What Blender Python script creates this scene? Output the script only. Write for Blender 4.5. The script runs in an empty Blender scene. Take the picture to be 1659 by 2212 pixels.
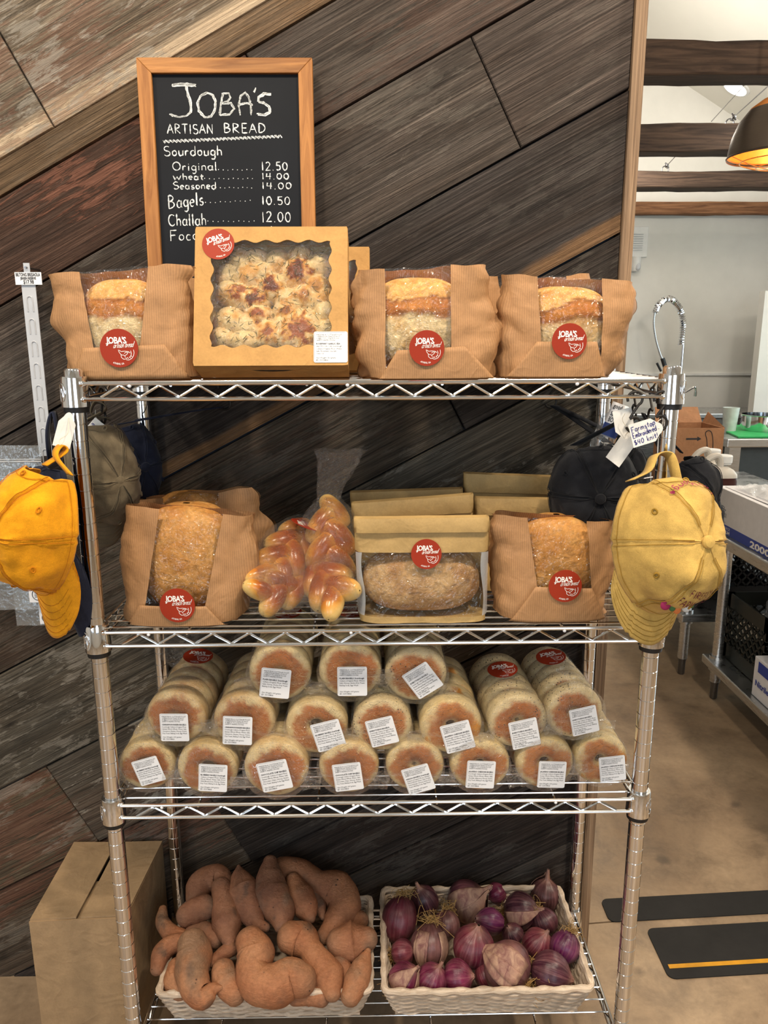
import bpy, bmesh, math, random
from mathutils import Vector, Matrix, noise
V = Vector
PI = math.pi
sc = bpy.context.scene
col = sc.collection
# ------------------------------------------------------------------ camera
CAM = V((-0.004, -1.16, 1.4509)); PITCH, YAW, ROLL, FPX = 0.2248, 0.0149, -0.004, 1660.0
_f = V((math.sin(YAW)*math.cos(PITCH), math.cos(YAW)*math.cos(PITCH), -math.sin(PITCH)))
_r = V((math.cos(YAW), -math.sin(YAW), 0)); _u = _r.cross(_f)
_c, _s = math.cos(ROLL), math.sin(ROLL)
_r, _u = _c*_r + _s*_u, -_s*_r + _c*_u
cam = bpy.data.cameras.new('camera'); cam.sensor_fit = 'AUTO'; cam.sensor_width = 36; cam.lens = FPX/2212*36
cam.clip_start = 0.02
cam_o = bpy.data.objects.new('camera', cam); col.objects.link(cam_o)
cam_o.matrix_world = Matrix(((_r.x, _u.x, -_f.x, CAM.x), (_r.y, _u.y, -_f.y, CAM.y), (_r.z, _u.z, -_f.z, CAM.z), (0, 0, 0, 1)))
sc.camera = cam_o
def ray(px, py): return _f*FPX + _r*(px-829.5) - _u*(py-1106)
def at(px, py, y=None, z=None, x=None, pl=None):
    """world point where the sight line of photo pixel (px,py) meets a plane of the room"""
    d = ray(px, py)
    if y is not None: t = (y-CAM.y)/d.y
    elif z is not None: t = (z-CAM.z)/d.z
    elif x is not None: t = (x-CAM.x)/d.x
    else: t = (pl[0]-CAM).dot(pl[1])/d.dot(pl[1])
    return CAM + d*t
def mpp(p): return (V(p)-CAM).dot(_f)/FPX      # metres per photo pixel at a point
# ------------------------------------------------------------------ colour, world, lights
vs = sc.view_settings
sc.display_settings.display_device = 'sRGB'
vs.view_transform = 'Standard'; vs.look = 'None'; vs.gamma = 1; vs.use_curve_mapping = False; vs.exposure = -0.06
cy = sc.cycles
cy.use_denoising = True
try: cy.denoiser = 'OPENIMAGEDENOISE'; cy.denoising_input_passes = 'RGB_ALBEDO_NORMAL'; cy.denoising_prefilter = 'ACCURATE'
except Exception: pass
cy.use_adaptive_sampling = True; cy.adaptive_threshold = 0.03; cy.time_limit = 840
cy.max_bounces = 7; cy.diffuse_bounces = 3; cy.glossy_bounces = 4; cy.transmission_bounces = 6; cy.transparent_max_bounces = 24
cy.caustics_reflective = False; cy.caustics_refractive = False; cy.sample_clamp_indirect = 4.0; cy.blur_glossy = 0.5
w = bpy.data.worlds.new('daylight'); sc.world = w; w.use_nodes = True
w.node_tree.nodes['Background'].inputs[0].default_value = (0.75, 0.87, 1.0, 1); w.node_tree.nodes['Background'].inputs[1].default_value = 1.0
def area(name, loc, aim, sx, sy, power, rgb, shape='RECTANGLE', spread=PI):
    l = bpy.data.lights.new(name, 'AREA'); l.energy = power; l.color = rgb; l.shape = shape; l.size = sx; l.size_y = sy; l.spread = spread
    o = bpy.data.objects.new(name, l); col.objects.link(o); o.location = loc
    o.rotation_euler = (V(aim)-V(loc)).to_track_quat('-Z', 'Y').to_euler(); return o
area('daylight_window', (-1.9, -3.35, 1.75), (-0.2, 0, 0.9), 1.5, 1.9, 29, (0.78, 0.9, 1.0))
area('daylight_window', (0.9, -3.35, 1.75), (0.1, 0, 0.9), 1.5, 1.9, 23, (0.84, 0.93, 1.0))
for x, y, p in ((-0.5, -1.15, 25), (0.75, -1.0, 27), (-1.5, -0.9, 17)):
    area('ceiling_spot', (x, y, 2.93), (x*0.3, 0.2, 1.0), 0.16, 0.16, p, (1.0, 0.86, 0.68), 'DISK')
area('ceiling_spot', (1.75, -0.15, 2.9), (1.15, 0.75, 0), 0.16, 0.16, 32, (1.0, 0.86, 0.68), 'DISK')  # unseen extra lamp, added to brighten the right floor and the yellow cap
for x, y, p in ((2.5, 2.75, 46), (1.6, 3.7, 34), (3.2, 1.4, 26)):
    l = bpy.data.lights.new('kitchen_lamp', 'POINT'); l.energy = p; l.color = (1.0, 0.93, 0.82); l.shadow_soft_size = 0.16
    o = bpy.data.objects.new('kitchen_lamp', l); col.objects.link(o); o.location = (x, y, 2.62)
area('kitchen_window', (3.9, 2.9, 1.5), (1.0, 2.9, 0.6), 1.6, 1.4, 25, (0.7, 0.9, 1.0))
# ------------------------------------------------------------------ mesh helpers
def lin(c):
    c /= 255.0
    return c/12.92 if c <= 0.04045 else ((c+0.055)/1.055)**2.4
def C(r, g, b): return (lin(r), lin(g), lin(b), 1.0)
def mixc(a, b, t):
    t = max(0.0, min(1.0, t)); return tuple(a[i]*(1-t)+b[i]*t for i in range(3)) + (1.0,)
def sm(a, b, x):
    t = max(0.0, min(1.0, (x-a)/(b-a))); return t*t*(3-2*t)
def nz(p, s=1.0, o=0): return noise.noise(V(p)*s + V((o*7.3, o*3.1, o*1.7)))
def fbm(p, s=1.0, o=0, k=4):
    v, a, f = 0, .5, s
    for i in range(k): v += a*nz(p, f, o+i); a *= .5; f *= 2
    return v
class MB:
    def __init__(s): s.v = []; s.f = []; s.uv = {}; s.c = {}; s.mi = {}
    def add(s, vs_, fs, uvs=None, cs=None):
        b = len(s.v); s.v += [V(p) for p in vs_]
        for k, f in enumerate(fs): s.f.append([b+i for i in f])
        if uvs: s.uv.update({b+i: uvs[i] for i in range(len(uvs))})
        if cs: s.c.update({b+i: cs[i] for i in range(len(cs))})
        return s
    def box(s, lo, hi, M=None):
        x0, y0, z0 = lo; x1, y1, z1 = hi
        p = [V(t) for t in ((x0,y0,z0),(x1,y0,z0),(x1,y1,z0),(x0,y1,z0),(x0,y0,z1),(x1,y0,z1),(x1,y1,z1),(x0,y1,z1))]
        if M: p = [M @ t for t in p]
        return s.add(p, [(0,3,2,1),(4,5,6,7),(0,1,5,4),(1,2,6,5),(2,3,7,6),(3,0,4,7)])
    def tube(s, pts, r, n=10, closed=False, caps=True, sq=None):
        pts = [V(p) for p in pts]; m = len(pts)
        rr = r if isinstance(r, (list, tuple)) else [r]*m
        T = []
        for i in range(m):
            a = pts[(i-1) % m] if closed or i > 0 else pts[i]; b = pts[(i+1) % m] if closed or i < m-1 else pts[i]
            d = b-a; T.append(d.normalized() if d.length > 1e-9 else V((0,0,1)))
        up = V((0,0,1)) if abs(T[0].z) < .9 else V((1,0,0))
        nn = T[0].cross(up).normalized(); vs_ = []
        for i in range(m):
            nn = nn - T[i]*nn.dot(T[i])
            nn = nn.normalized() if nn.length > 1e-6 else T[i].orthogonal().normalized()
            bb = T[i].cross(nn)
            for k in range(n):
                a = 2*PI*k/n; vs_.append(pts[i] + (nn*math.cos(a) + bb*math.sin(a)*(sq or 1))*rr[i])
        fs = [(i*n+k, i*n+(k+1) % n, ((i+1) % m)*n+(k+1) % n, ((i+1) % m)*n+k) for i in range(m if closed else m-1) for k in range(n)]
        if caps and not closed: fs += [tuple(range(n-1, -1, -1)), tuple((m-1)*n+k for k in range(n))]
        return s.add(vs_, fs)
    def lathe(s, prof, o=(0,0,0), n=32, M=None, cap=True):
        o = V(o); vs_ = []; m = len(prof)
        for r, z in prof:
            for k in range(n):
                p = V((r*math.cos(2*PI*k/n), r*math.sin(2*PI*k/n), z)); vs_.append(o + (M @ p if M else p))
        fs = [(i*n+k, i*n+(k+1) % n, (i+1)*n+(k+1) % n, (i+1)*n+k) for i in range(m-1) for k in range(n)]
        if cap: fs += [tuple(range(n-1, -1, -1)), tuple((m-1)*n+k for k in range(n))]
        return s.add(vs_, fs)
    def grid(s, fn, us, ws, wrap=False, cfn=None, keep=None, uvfn=None):
        us = list(us); ws = list(ws); nu, nw = len(us), len(ws)
        vs_ = [V(fn(u, v)) for v in ws for u in us]
        m = nu if wrap else nu-1
        fs = [(j*nu+i, j*nu+(i+1) % nu, (j+1)*nu+(i+1) % nu, (j+1)*nu+i) for j in range(nw-1) for i in range(m)
              if keep is None or keep(us[i], ws[j])]
        return s.add(vs_, fs, [uvfn(u, v) if uvfn else (u, v) for v in ws for u in us],
                     [cfn(u, v, vs_[j*nu+i]) for j, v in enumerate(ws) for i, u in enumerate(us)] if cfn else None)
    def poly(s, pts, d=None):
        """flat polygon, extruded by vector d"""
        n = len(pts); pts = [V(p) for p in pts]
        if d is None: return s.add(pts, [tuple(range(n))])
        d = V(d); return s.add(pts + [p+d for p in pts], [tuple(range(n)), tuple(range(2*n-1, n-1, -1))] + [(i, n+i, n+(i+1) % n, (i+1) % n) for i in range(n)])
    def sphere(s, c, r, nu=16, nv=10, M=None):
        c = V(c); r = V(r) if not isinstance(r, (int, float)) else V((r,r,r))
        def fn(u, v):
            p = V((r.x*math.cos(u)*math.sin(v), r.y*math.sin(u)*math.sin(v), -r.z*math.cos(v))); return c + (M @ p if M else p)
        return s.grid(fn, [2*PI*i/nu for i in range(nu)], [max(.002, min(PI-.002, PI*j/nv)) for j in range(nv+1)], wrap=True)
    def join(s, o, fn=None):
        b = len(s.v); s.v += [fn(p) if fn else p.copy() for p in o.v]; s.f += [[i+b for i in f] for f in o.f]
        s.uv.update({k+b: t for k, t in o.uv.items()}); s.c.update({k+b: t for k, t in o.c.items()}); return s
    def xf(s, M): s.v = [M @ p for p in s.v]; return s
    def mesh(s, name, m, smooth=True, org=V((0,0,0)), fix=True, ang=None):
        me = bpy.data.meshes.new(name); used = sorted({i for f in s.f for i in f}); ix = {o: k for k, o in enumerate(used)}
        me.from_pydata([s.v[i]-org for i in used], [], [[ix[i] for i in f] for f in s.f])
        if s.uv:
            l = me.uv_layers.new(name='uv')
            for lp in me.loops: l.data[lp.index].uv = s.uv.get(used[lp.vertex_index], (0, 0))
        if s.c:
            a = me.color_attributes.new('col', 'FLOAT_COLOR', 'POINT')
            for k, i in enumerate(used): a.data[k].color = s.c.get(i, (1,1,1,1))
        for mm in (m if isinstance(m, (list, tuple)) else [m]): me.materials.append(mm)
        if fix:
            bm = bmesh.new(); bm.from_mesh(me); bmesh.ops.recalc_face_normals(bm, faces=bm.faces); bm.to_mesh(me); bm.free()
        if smooth:
            me.polygons.foreach_set('use_smooth', [True]*len(me.polygons))
            if ang:
                try: me.set_sharp_from_angle(angle=math.radians(ang))
                except Exception: pass
        me.update(); return me
ROOT = {}
def org_of(p):
    while p is not None and p.parent is not None: p = p.parent
    return ROOT.get(p.name, V((0,0,0))) if p is not None else V((0,0,0))
def tag(o, label=None, cat=None, group=None, kind=None):
    if label: o['label'] = label
    if cat: o['category'] = cat
    if group: o['group'] = group
    if kind: o['kind'] = kind
    return o
def thing(name, label, cat, loc=(0,0,0), group=None):
    o = bpy.data.objects.new(name, None); col.objects.link(o); o.location = loc; o.empty_display_size = .02
    ROOT[o.name] = V(loc); return tag(o, label, cat, group)
def obj(name, mb, m, parent=None, smooth=True, ang=35, label=None, fix=True):
    """one mesh object from world coordinates (origin at its thing's base)"""
    if parent is None:
        lo = V([min(p[i] for p in mb.v) for i in range(3)]); hi = V([max(p[i] for p in mb.v) for i in range(3)])
        og = V(((lo.x+hi.x)/2, (lo.y+hi.y)/2, lo.z))
    else: og = org_of(parent)
    o = bpy.data.objects.new(name, mb.mesh(name, m, smooth, og, fix, ang)); col.objects.link(o)
    if parent is None: o.location = og; ROOT[o.name] = og
    else: o.parent = parent
    if label: o['label'] = label
    return o
def struct(name, mb, m, smooth=False): return tag(obj(name, mb, m, None, smooth), kind='structure')
def inst(name, me, parent, loc=(0,0,0), rot=(0,0,0), s=None, label=None):
    o = bpy.data.objects.new(name, me); col.objects.link(o); o.parent = parent; o.location = loc; o.rotation_euler = rot
    if s: o.scale = s if not isinstance(s, (int, float)) else (s,)*3
    if label: o['label'] = label
    return o
def bevel(o, w, seg=2):
    m = o.modifiers.new('bevel', 'BEVEL'); m.width = w; m.segments = seg; m.limit_method = 'ANGLE'; m.angle_limit = math.radians(40); return o
def solid(o, t, off=0):
    m = o.modifiers.new('thickness', 'SOLIDIFY'); m.thickness = t; m.offset = off; return o
def subsurf(o, n=1):
    m = o.modifiers.new('smooth', 'SUBSURF'); m.levels = n; m.render_levels = n; return o
def lsp(a, b, n): return [a+(b-a)*i/(n-1) for i in range(n)]
def smooth_path(P, n=8):
    """Catmull-Rom through points"""
    P = [V(p) for p in P]; out = []
    for i in range(len(P)-1):
        a = P[i-1] if i else P[0]*2-P[1]; b, c = P[i], P[i+1]; d = P[i+2] if i+2 < len(P) else P[-1]*2-P[-2]
        for k in range(n):
            t = k/n; out.append(.5*((2*b)+(c-a)*t+(2*a-5*b+4*c-d)*t*t+(3*b-3*c+d-a)*t**3))
    return out + [P[-1]]
def ipol(xs, ys, x):
    if x <= xs[0]: return ys[0]
    for i in range(len(xs)-1):
        if x <= xs[i+1]:
            t = (x-xs[i])/(xs[i+1]-xs[i]); return ys[i]*(1-t)+ys[i+1]*t
    return ys[-1]
# ------------------------------------------------------------------ lettering helpers
def text_mb(body, size, bold=0.0, shear=0.0, align='LEFT', res=2, space=1.0, line=1.0):
    """printed type as flat polygons in x (right), y (up)"""
    cu = bpy.data.curves.new('type', 'FONT'); cu.body = body; cu.size = size; cu.offset = bold; cu.shear = shear
    cu.align_x = align; cu.resolution_u = res; cu.space_character = space; cu.space_line = line; cu.fill_mode = 'FRONT'
    o = bpy.data.objects.new('type', cu); col.objects.link(o)
    me = bpy.data.meshes.new_from_object(o.evaluated_get(bpy.context.evaluated_depsgraph_get()))
    mb = MB().add([v.co for v in me.vertices], [tuple(p.vertices) for p in me.polygons])
    bpy.data.objects.remove(o); bpy.data.curves.remove(cu); bpy.data.meshes.remove(me); return mb
def ribbon(mb, P, w, jit=0.0, rnd=random):
    """flat stroke in the xy plane through the 2-D points P"""
    P = [V((p[0], p[1], 0)) for p in P]
    if len(P) == 1: P = [P[0]-V((w*.3,0,0)), P[0]+V((w*.3,0,0))]
    Q = [P[0]]
    for a, b in zip(P, P[1:]):
        k = max(1, int((b-a).length/(w*1.6)))
        Q += [a.lerp(b, (i+1)/k) for i in range(k)]
    vs_ = []
    for i, p in enumerate(Q):
        d = (Q[min(i+1, len(Q)-1)]-Q[max(i-1, 0)]); d = d.normalized() if d.length > 1e-9 else V((1,0,0))
        n = V((-d.y, d.x, 0)); ww = w*.5*(1+jit*(rnd.random()-.5)*2)
        if i in (0, len(Q)-1): ww *= .75
        vs_ += [p+n*ww, p-n*ww*(1+jit*(rnd.random()-.5))]
    return mb.add(vs_, [(2*i, 2*i+1, 2*i+3, 2*i+2) for i in range(len(Q)-1)])
def arc(cx, cy_, rx, ry, a0, a1, n=9): return [(cx+rx*math.cos(math.radians(a)), cy_+ry*math.sin(math.radians(a))) for a in lsp(a0, a1, n)]
GL = {  # hand-lettered strokes in a unit box (x 0..w, y 0..1, x-height .55)
 'A': (.8, [[(0,0),(.38,1),(.75,0)], [(.12,.38),(.65,.4)]]), 'B': (.75, [[(.08,0),(.08,1)], [(.08,1)]+arc(.12,.77,.42,.23,80,-80)+[(.08,.53)], [(.08,.53)]+arc(.14,.27,.5,.27,80,-80)+[(.08,0)]]),
 'C': (.75, [arc(.42,.5,.38,.48,50,320,12)]), 'D': (.8, [[(.08,0),(.08,1)], [(.08,1)]+arc(.1,.5,.6,.5,85,-85,11)+[(.08,0)]]),
 'E': (.65, [[(.58,1),(.08,1),(.08,0),(.6,0)], [(.08,.52),(.5,.52)]]), 'F': (.65, [[(.62,1),(.08,1),(.08,0)], [(.08,.52),(.5,.54)]]),
 'G': (.8, [arc(.42,.5,.38,.48,50,350,12)+[(.45,.42)]]), 'I': (.3, [[(.14,0),(.14,1)]]), 'J': (.8, [[(.15,1),(.85,1)], [(.52,1),(.55,.3)]+arc(.3,.22,.25,.22,0,-160,8)]),
 'K': (.75, [[(.08,0),(.08,1)], [(.65,1),(.1,.45),(.7,0)]]), 'L': (.6, [[(.08,1),(.08,0),(.55,0)]]), 'M': (.95, [[(.05,0),(.1,1),(.45,.3),(.8,1),(.88,0)]]), 'N': (.8, [[(.06,0),(.06,1),(.68,0),(.68,1)]]),
 'O': (.85, [arc(.42,.5,.38,.48,100,470,16)]), 'P': (.7, [[(.08,0),(.08,1)]+arc(.12,.74,.46,.26,80,-80)+[(.08,.48)]]), 'R': (.78, [[(.08,0),(.08,1)]+arc(.12,.76,.46,.24,80,-80)+[(.08,.5),(.68,0)]]),
 'S': (.7, [arc(.36,.75,.28,.24,40,270,9)+arc(.36,.25,.3,.26,90,-150,9)]), 'T': (.75, [[(0,1),(.72,1)], [(.36,1),(.36,0)]]), 'U': (.75, [[(.06,1),(.06,.35)]+arc(.36,.3,.3,.3,180,360,8)+[(.66,1)]]),
 'W': (.95, [[(0,.62),(.2,0),(.44,.45),(.66,0),(.9,.65)]]), 'Y': (.7, [[(.02,1),(.34,.5),(.66,1)], [(.34,.5),(.32,0)]]),
 'a': (.55, [arc(.25,.27,.22,.27,60,400,12), [(.46,.55),(.46,.1),(.54,0)]]), 'b': (.52, [[(.05,1),(.05,0)], arc(.26,.27,.22,.26,150,-160,10)]), 'c': (.46, [arc(.26,.27,.22,.27,50,310,9)]),
 'd': (.55, [arc(.25,.27,.22,.27,60,400,12), [(.48,1),(.48,0)]]), 'e': (.48, [[(.05,.28),(.42,.32)]+arc(.24,.28,.2,.27,10,310,10)]), 'f': (.4, [arc(.36,.82,.16,.18,60,180,5)+[(.2,0)], [(.04,.52),(.38,.52)]]),
 'g': (.52, [arc(.25,.27,.21,.26,50,400,12), [(.47,.52),(.46,-.2)]+arc(.27,-.2,.19,.18,0,-150,7)]), 'h': (.52, [[(.06,1),(.06,0)], [(.06,.35)]+arc(.26,.36,.18,.19,160,0,6)+[(.45,0)]]),
 'i': (.22, [[(.1,.52),(.1,0)], [(.1,.75)]]), 'k': (.48, [[(.06,1),(.06,0)], [(.4,.52),(.08,.22),(.44,0)]]), 'l': (.22, [[(.1,1),(.1,.08),(.16,0)]]), 'm': (.75, [[(.05,.52),(.05,0)], [(.05,.35)]+arc(.2,.38,.14,.16,160,0,5)+[(.35,0)], [(.35,.35)]+arc(.5,.38,.14,.16,160,0,5)+[(.66,0)]]),
 'n': (.5, [[(.05,.52),(.05,0)], [(.05,.35)]+arc(.24,.36,.18,.18,160,0,6)+[(.43,0)]]), 'o': (.52, [arc(.26,.27,.21,.26,100,460,12)]), 'p': (.52, [[(.05,.52),(.05,-.35)], arc(.26,.27,.21,.26,150,-160,10)]), 'r': (.4, [[(.05,.52),(.06,0)], [(.06,.32),(.2,.5),(.36,.46)]]),
 's': (.44, [arc(.24,.4,.16,.14,40,270,7)+arc(.22,.14,.18,.14,90,-150,7)]), 't': (.42, [[(.2,.85),(.2,.1),(.34,0)], [(.02,.55),(.4,.57)]]), 'u': (.52, [[(.05,.52),(.06,.15)]+arc(.24,.15,.18,.16,190,340,6)+[(.45,.52),(.45,0)]]),
 'w': (.7, [[(.02,.52),(.16,0),(.34,.4),(.5,0),(.66,.55)]]), 'y': (.5, [[(.04,.52),(.24,.05)], [(.46,.52),(.14,-.35)]]),
 '0': (.62, [arc(.3,.45,.25,.43,100,460,14)]), '1': (.35, [[(.16,.95),(.18,0)]]), '2': (.62, [arc(.28,.7,.22,.24,160,-30,8)+[(.04,.02),(.56,.04)]]), '4': (.62, [[(.12,.9),(.06,.42),(.55,.42)], [(.46,.95),(.42,0)]]),
 '5': (.6, [[(.52,.92),(.14,.9),(.1,.52)]+arc(.28,.3,.24,.28,110,-140,9)]), '6': (.6, [[(.4,.95),(.12,.45)]+arc(.3,.26,.22,.25,160,510,12)]), '.': (.25, [[(.1,.02)]]), "'": (.2, [[(.14,1.08),(.06,.85)]]), '$': (.6, [arc(.3,.68,.22,.2,40,270,7)+arc(.3,.28,.24,.2,90,-150,7), [(.3,1),(.3,0)]]), '!': (.22, [[(.1,.9),(.1,.25)], [(.1,.02)]]), '&': (.7, [[(.62,0),(.16,.7)]+arc(.28,.78,.14,.16,200,-60,6)+arc(.24,.22,.2,.22,110,330,7)+[(.6,.4)]]), '+': (.6, [[(.05,.45),(.5,.45)], [(.28,.7),(.28,.2)]]), ' ': (.4, [])}
def hand_mb(s, h, w, width=None, jit=.0, seed=1, track=.12, wob=.0):
    """hand lettering; h = cap height, w = stroke width, width = total length"""
    rnd = random.Random(seed); mb = MB(); tot = sum(GL[ch][0]+track for ch in s)-track
    kx = h if width is None else width/tot; x = 0
    for ch in s:
        dy = wob*(rnd.random()-.5)
        for st in GL[ch][1]: ribbon(mb, [((x+p[0])*kx, (p[1]+dy)*h) for p in st], w, jit, rnd)
        x += GL[ch][0]+track
    return mb
# ------------------------------------------------------------------ materials
class Mat:
    def __init__(s, name):
        s.m = bpy.data.materials.new(name); s.m.use_nodes = True; s.nt = s.m.node_tree; s.b = s.nt.nodes['Principled BSDF']; s.out = s.nt.nodes['Material Output']
    def n(s, t, ins=None, **kw):
        nd = s.nt.nodes.new('ShaderNode'+t)
        for k, v in kw.items(): setattr(nd, k, v)
        for k, v in (ins or {}).items(): s.set(nd.inputs[k], v)
        return nd
    def set(s, sock, v):
        if isinstance(v, bpy.types.NodeSocket): s.nt.links.new(v, sock)
        else: sock.default_value = v
    def P(s, **kw):
        for k, v in kw.items(): s.set(s.b.inputs[k.replace('_', ' ')], v)
        return s
    def coord(s, kind='Object', scale=(1,1,1), rot=(0,0,0)):
        c = s.n('TexCoord'); mp = s.n('Mapping', {'Vector': c.outputs[kind], 'Scale': scale, 'Rotation': rot}); return mp.outputs[0]
    def noise(s, vec, scale, detail=4, rough=.55, dist=0, out='Fac'):
        return s.n('TexNoise', {'Vector': vec, 'Scale': scale, 'Detail': detail, 'Roughness': rough, 'Distortion': dist}).outputs[out]
    def ramp(s, fac, stops):
        r = s.n('ValToRGB', {'Fac': fac}); e = r.color_ramp.elements
        while len(e) < len(stops): e.new(.5)
        for k, (p, c) in enumerate(stops): e[k].position = p; e[k].color = c if isinstance(c, tuple) else (c, c, c, 1)
        return r.outputs[0]
    def mix(s, fac, a, b, mode='MIX'):
        nd = s.n('Mix', data_type='RGBA', blend_type=mode)
        s.set(nd.inputs[0], fac); s.set(nd.inputs[6], a); s.set(nd.inputs[7], b); return nd.outputs[2]
    def math(s, op, a, b=0.0, c=None):
        nd = s.n('Math', operation=op); s.set(nd.inputs[0], a); s.set(nd.inputs[1], b)
        if c is not None: s.set(nd.inputs[2], c)
        return nd.outputs[0]
    def bump(s, h, strength=.3, dist=.01, nrm=None):
        nd = s.n('Bump', {'Height': h, 'Strength': strength, 'Distance': dist})
        if nrm: s.set(nd.inputs['Normal'], nrm)
        s.nt.links.new(nd.outputs[0], s.b.inputs['Normal']); return nd.outputs[0]
    def attr(s, name, out='Color'): return s.n('Attribute', attribute_name=name).outputs[out]
def plain(name, c, rough=.5, metal=0.0, vary=.12, scale=30, bump=0.0, spec=None):
    m = Mat(name); v = m.coord(); f = m.noise(v, scale, 4)
    k = m.ramp(f, [(.3, 1-vary), (.7, 1+vary)]); m.P(Base_Color=m.mix(1.0, c, k, 'MULTIPLY'), Roughness=rough, Metallic=metal)
    if spec is not None: m.P(Specular_IOR_Level=spec)
    if bump: m.bump(m.noise(v, scale*3, 3), bump, .003)
    return m.m
def m_wood_wall():
    m = Mat('reclaimed_planks'); uv = m.n('TexCoord').outputs['UV']
    def mp(sx, sy): return m.n('Mapping', {'Vector': uv, 'Scale': (sx, sy, 1)}).outputs[0]
    g1 = m.noise(mp(4, 190), 1.0, 7, .7, .7); g2 = m.noise(mp(2.2, 34), 1.0, 5, .6, 1.6); g3 = m.noise(mp(1.6, 9), 1.0, 4, .6, .8)
    fx = m.n('SeparateColor', {'Color': m.attr('fx')}); ed = m.n('Attribute', attribute_name='edge')
    base = m.mix(1.0, m.attr('col'), m.ramp(g1, [(.26, .22), (.42, .78), (.58, 1.2), (.78, 2.0)]), 'MULTIPLY')
    g0 = m.noise(mp(2.5, 430), 1.0, 3, .6, .3); base = m.mix(1.0, base, m.ramp(g0, [(.3, .62), (.5, 1.0), (.68, 1.5)]), 'MULTIPLY')
    base = m.mix(1.0, base, m.ramp(g2, [(.3, .5), (.5, 1.0), (.7, 1.35)]), 'MULTIPLY')
    base = m.mix(m.ramp(g3, [(.42, 0), (.7, .55)]), base, m.mix(1.0, base, C(205, 178, 152), 'MULTIPLY'))
    # worn band along one edge of a plank
    band = m.math('SUBTRACT', ed.outputs['Alpha'], m.math('ADD', fx.outputs[2], m.math('MULTIPLY', m.math('SUBTRACT', g3, .5), .55)))
    base = m.mix(m.ramp(band, [(.0, 0), (.07, 1)]), base, m.mix(1.0, ed.outputs['Color'], m.ramp(g1, [(.3, .75), (.7, 1.15)]), 'MULTIPLY'))
    # flaking red paint, white residue
    fl = m.noise(mp(11, 95), 1.0, 6, .72, .7); big = m.noise(mp(2.0, 7), 1.0, 2, .5)
    pk = m.math('MULTIPLY', fx.outputs[0], m.ramp(m.math('ADD', fl, m.math('MULTIPLY', m.math('SUBTRACT', big, .5), .9)), [(.5, 0), (.56, 1)]))
    base = m.mix(pk, base, m.mix(g1, C(100, 66, 52), C(158, 108, 88)))
    wf = m.noise(mp(16, 60), 1.0, 6, .75, .5); big2 = m.noise(mp(3.1, 8.7), 1.3, 2, .5)
    wk = m.math('MULTIPLY', fx.outputs[1], m.ramp(m.math('ADD', wf, m.math('MULTIPLY', m.math('SUBTRACT', big2, .5), .8)), [(.55, 0), (.62, 1)]))
    base = m.mix(wk, base, C(176, 168, 155))
    kn = m.n('TexVoronoi', {'Vector': mp(2.1, 7.5), 'Scale': 1.0, 'Randomness': 1.0}).outputs['Distance']
    base = m.mix(m.ramp(kn, [(.02, .85), (.06, 0)]), base, C(22, 17, 14))
    m.P(Base_Color=base, Roughness=.78, Specular_IOR_Level=.25)
    h = m.math('ADD', m.math('MULTIPLY_ADD', g1, .8, m.math('MULTIPLY', g0, .35)), m.math('ADD', m.math('MULTIPLY', g2, .6), m.math('MULTIPLY', pk, .25)))
    m.bump(h, 1.0, .009); return m.m
def m_grain(name, c, c2, scale=(3, 60, 60), rough=.6, bump=.4, coord='Object'):
    m = Mat(name); v = m.coord(coord, scale); g = m.noise(v, 1.0, 6, .62, 1.0); g2 = m.noise(m.coord(coord, tuple(q*.22 for q in scale)), 1.0, 3, .5, .6)
    b = m.mix(m.ramp(g, [(.3, 0), (.7, 1)]), c, c2); b = m.mix(1.0, b, m.ramp(g2, [(.3, .7), (.65, 1.15)]), 'MULTIPLY')
    m.P(Base_Color=b, Roughness=rough, Specular_IOR_Level=.3); m.bump(g, bump, .003); return m.m
def m_kraft(name, c, ribs=True, rough=.62):
    m = Mat(name); uv = m.n('TexCoord').outputs['UV']; v = m.coord()
    f = m.noise(v, 26, 5, .6); fine = m.noise(v, 300, 3, .7)
    b = m.mix(1.0, c, m.ramp(f, [(.3, .86), (.7, 1.1)]), 'MULTIPLY'); b = m.mix(1.0, b, m.ramp(fine, [(.3, .93), (.7, 1.05)]), 'MULTIPLY')
    cr = m.n('TexVoronoi', {'Vector': m.n('Mapping', {'Vector': v, 'Scale': (1, 1, 1)}).outputs[0], 'Scale': 21.0}, feature='SMOOTH_F1').outputs['Distance']
    h = m.math('MULTIPLY', m.noise(v, 34, 3, .5, 1.2), .35); h = m.math('ADD', h, m.math('MULTIPLY', cr, .4)); h = m.math('ADD', h, m.math('MULTIPLY', m.math('ABSOLUTE', m.math('SUBTRACT', m.noise(v, 13, 2, .45, 1.5), .5)), -1.1))
    if ribs:
        wv = m.n('TexWave', {'Vector': m.n('Mapping', {'Vector': uv, 'Scale': (1, .001, 1)}).outputs[0], 'Scale': 95.0, 'Distortion': 0.0}, wave_type='BANDS', bands_direction='X').outputs['Fac']
        b = m.mix(1.0, b, m.ramp(wv, [(.2, .9), (.8, 1.06)]), 'MULTIPLY'); h = m.math('ADD', h, m.math('MULTIPLY', wv, .045))
    m.P(Base_Color=b, Roughness=rough, Specular_IOR_Level=.35); m.bump(h, .55, .006); return m.m
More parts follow.
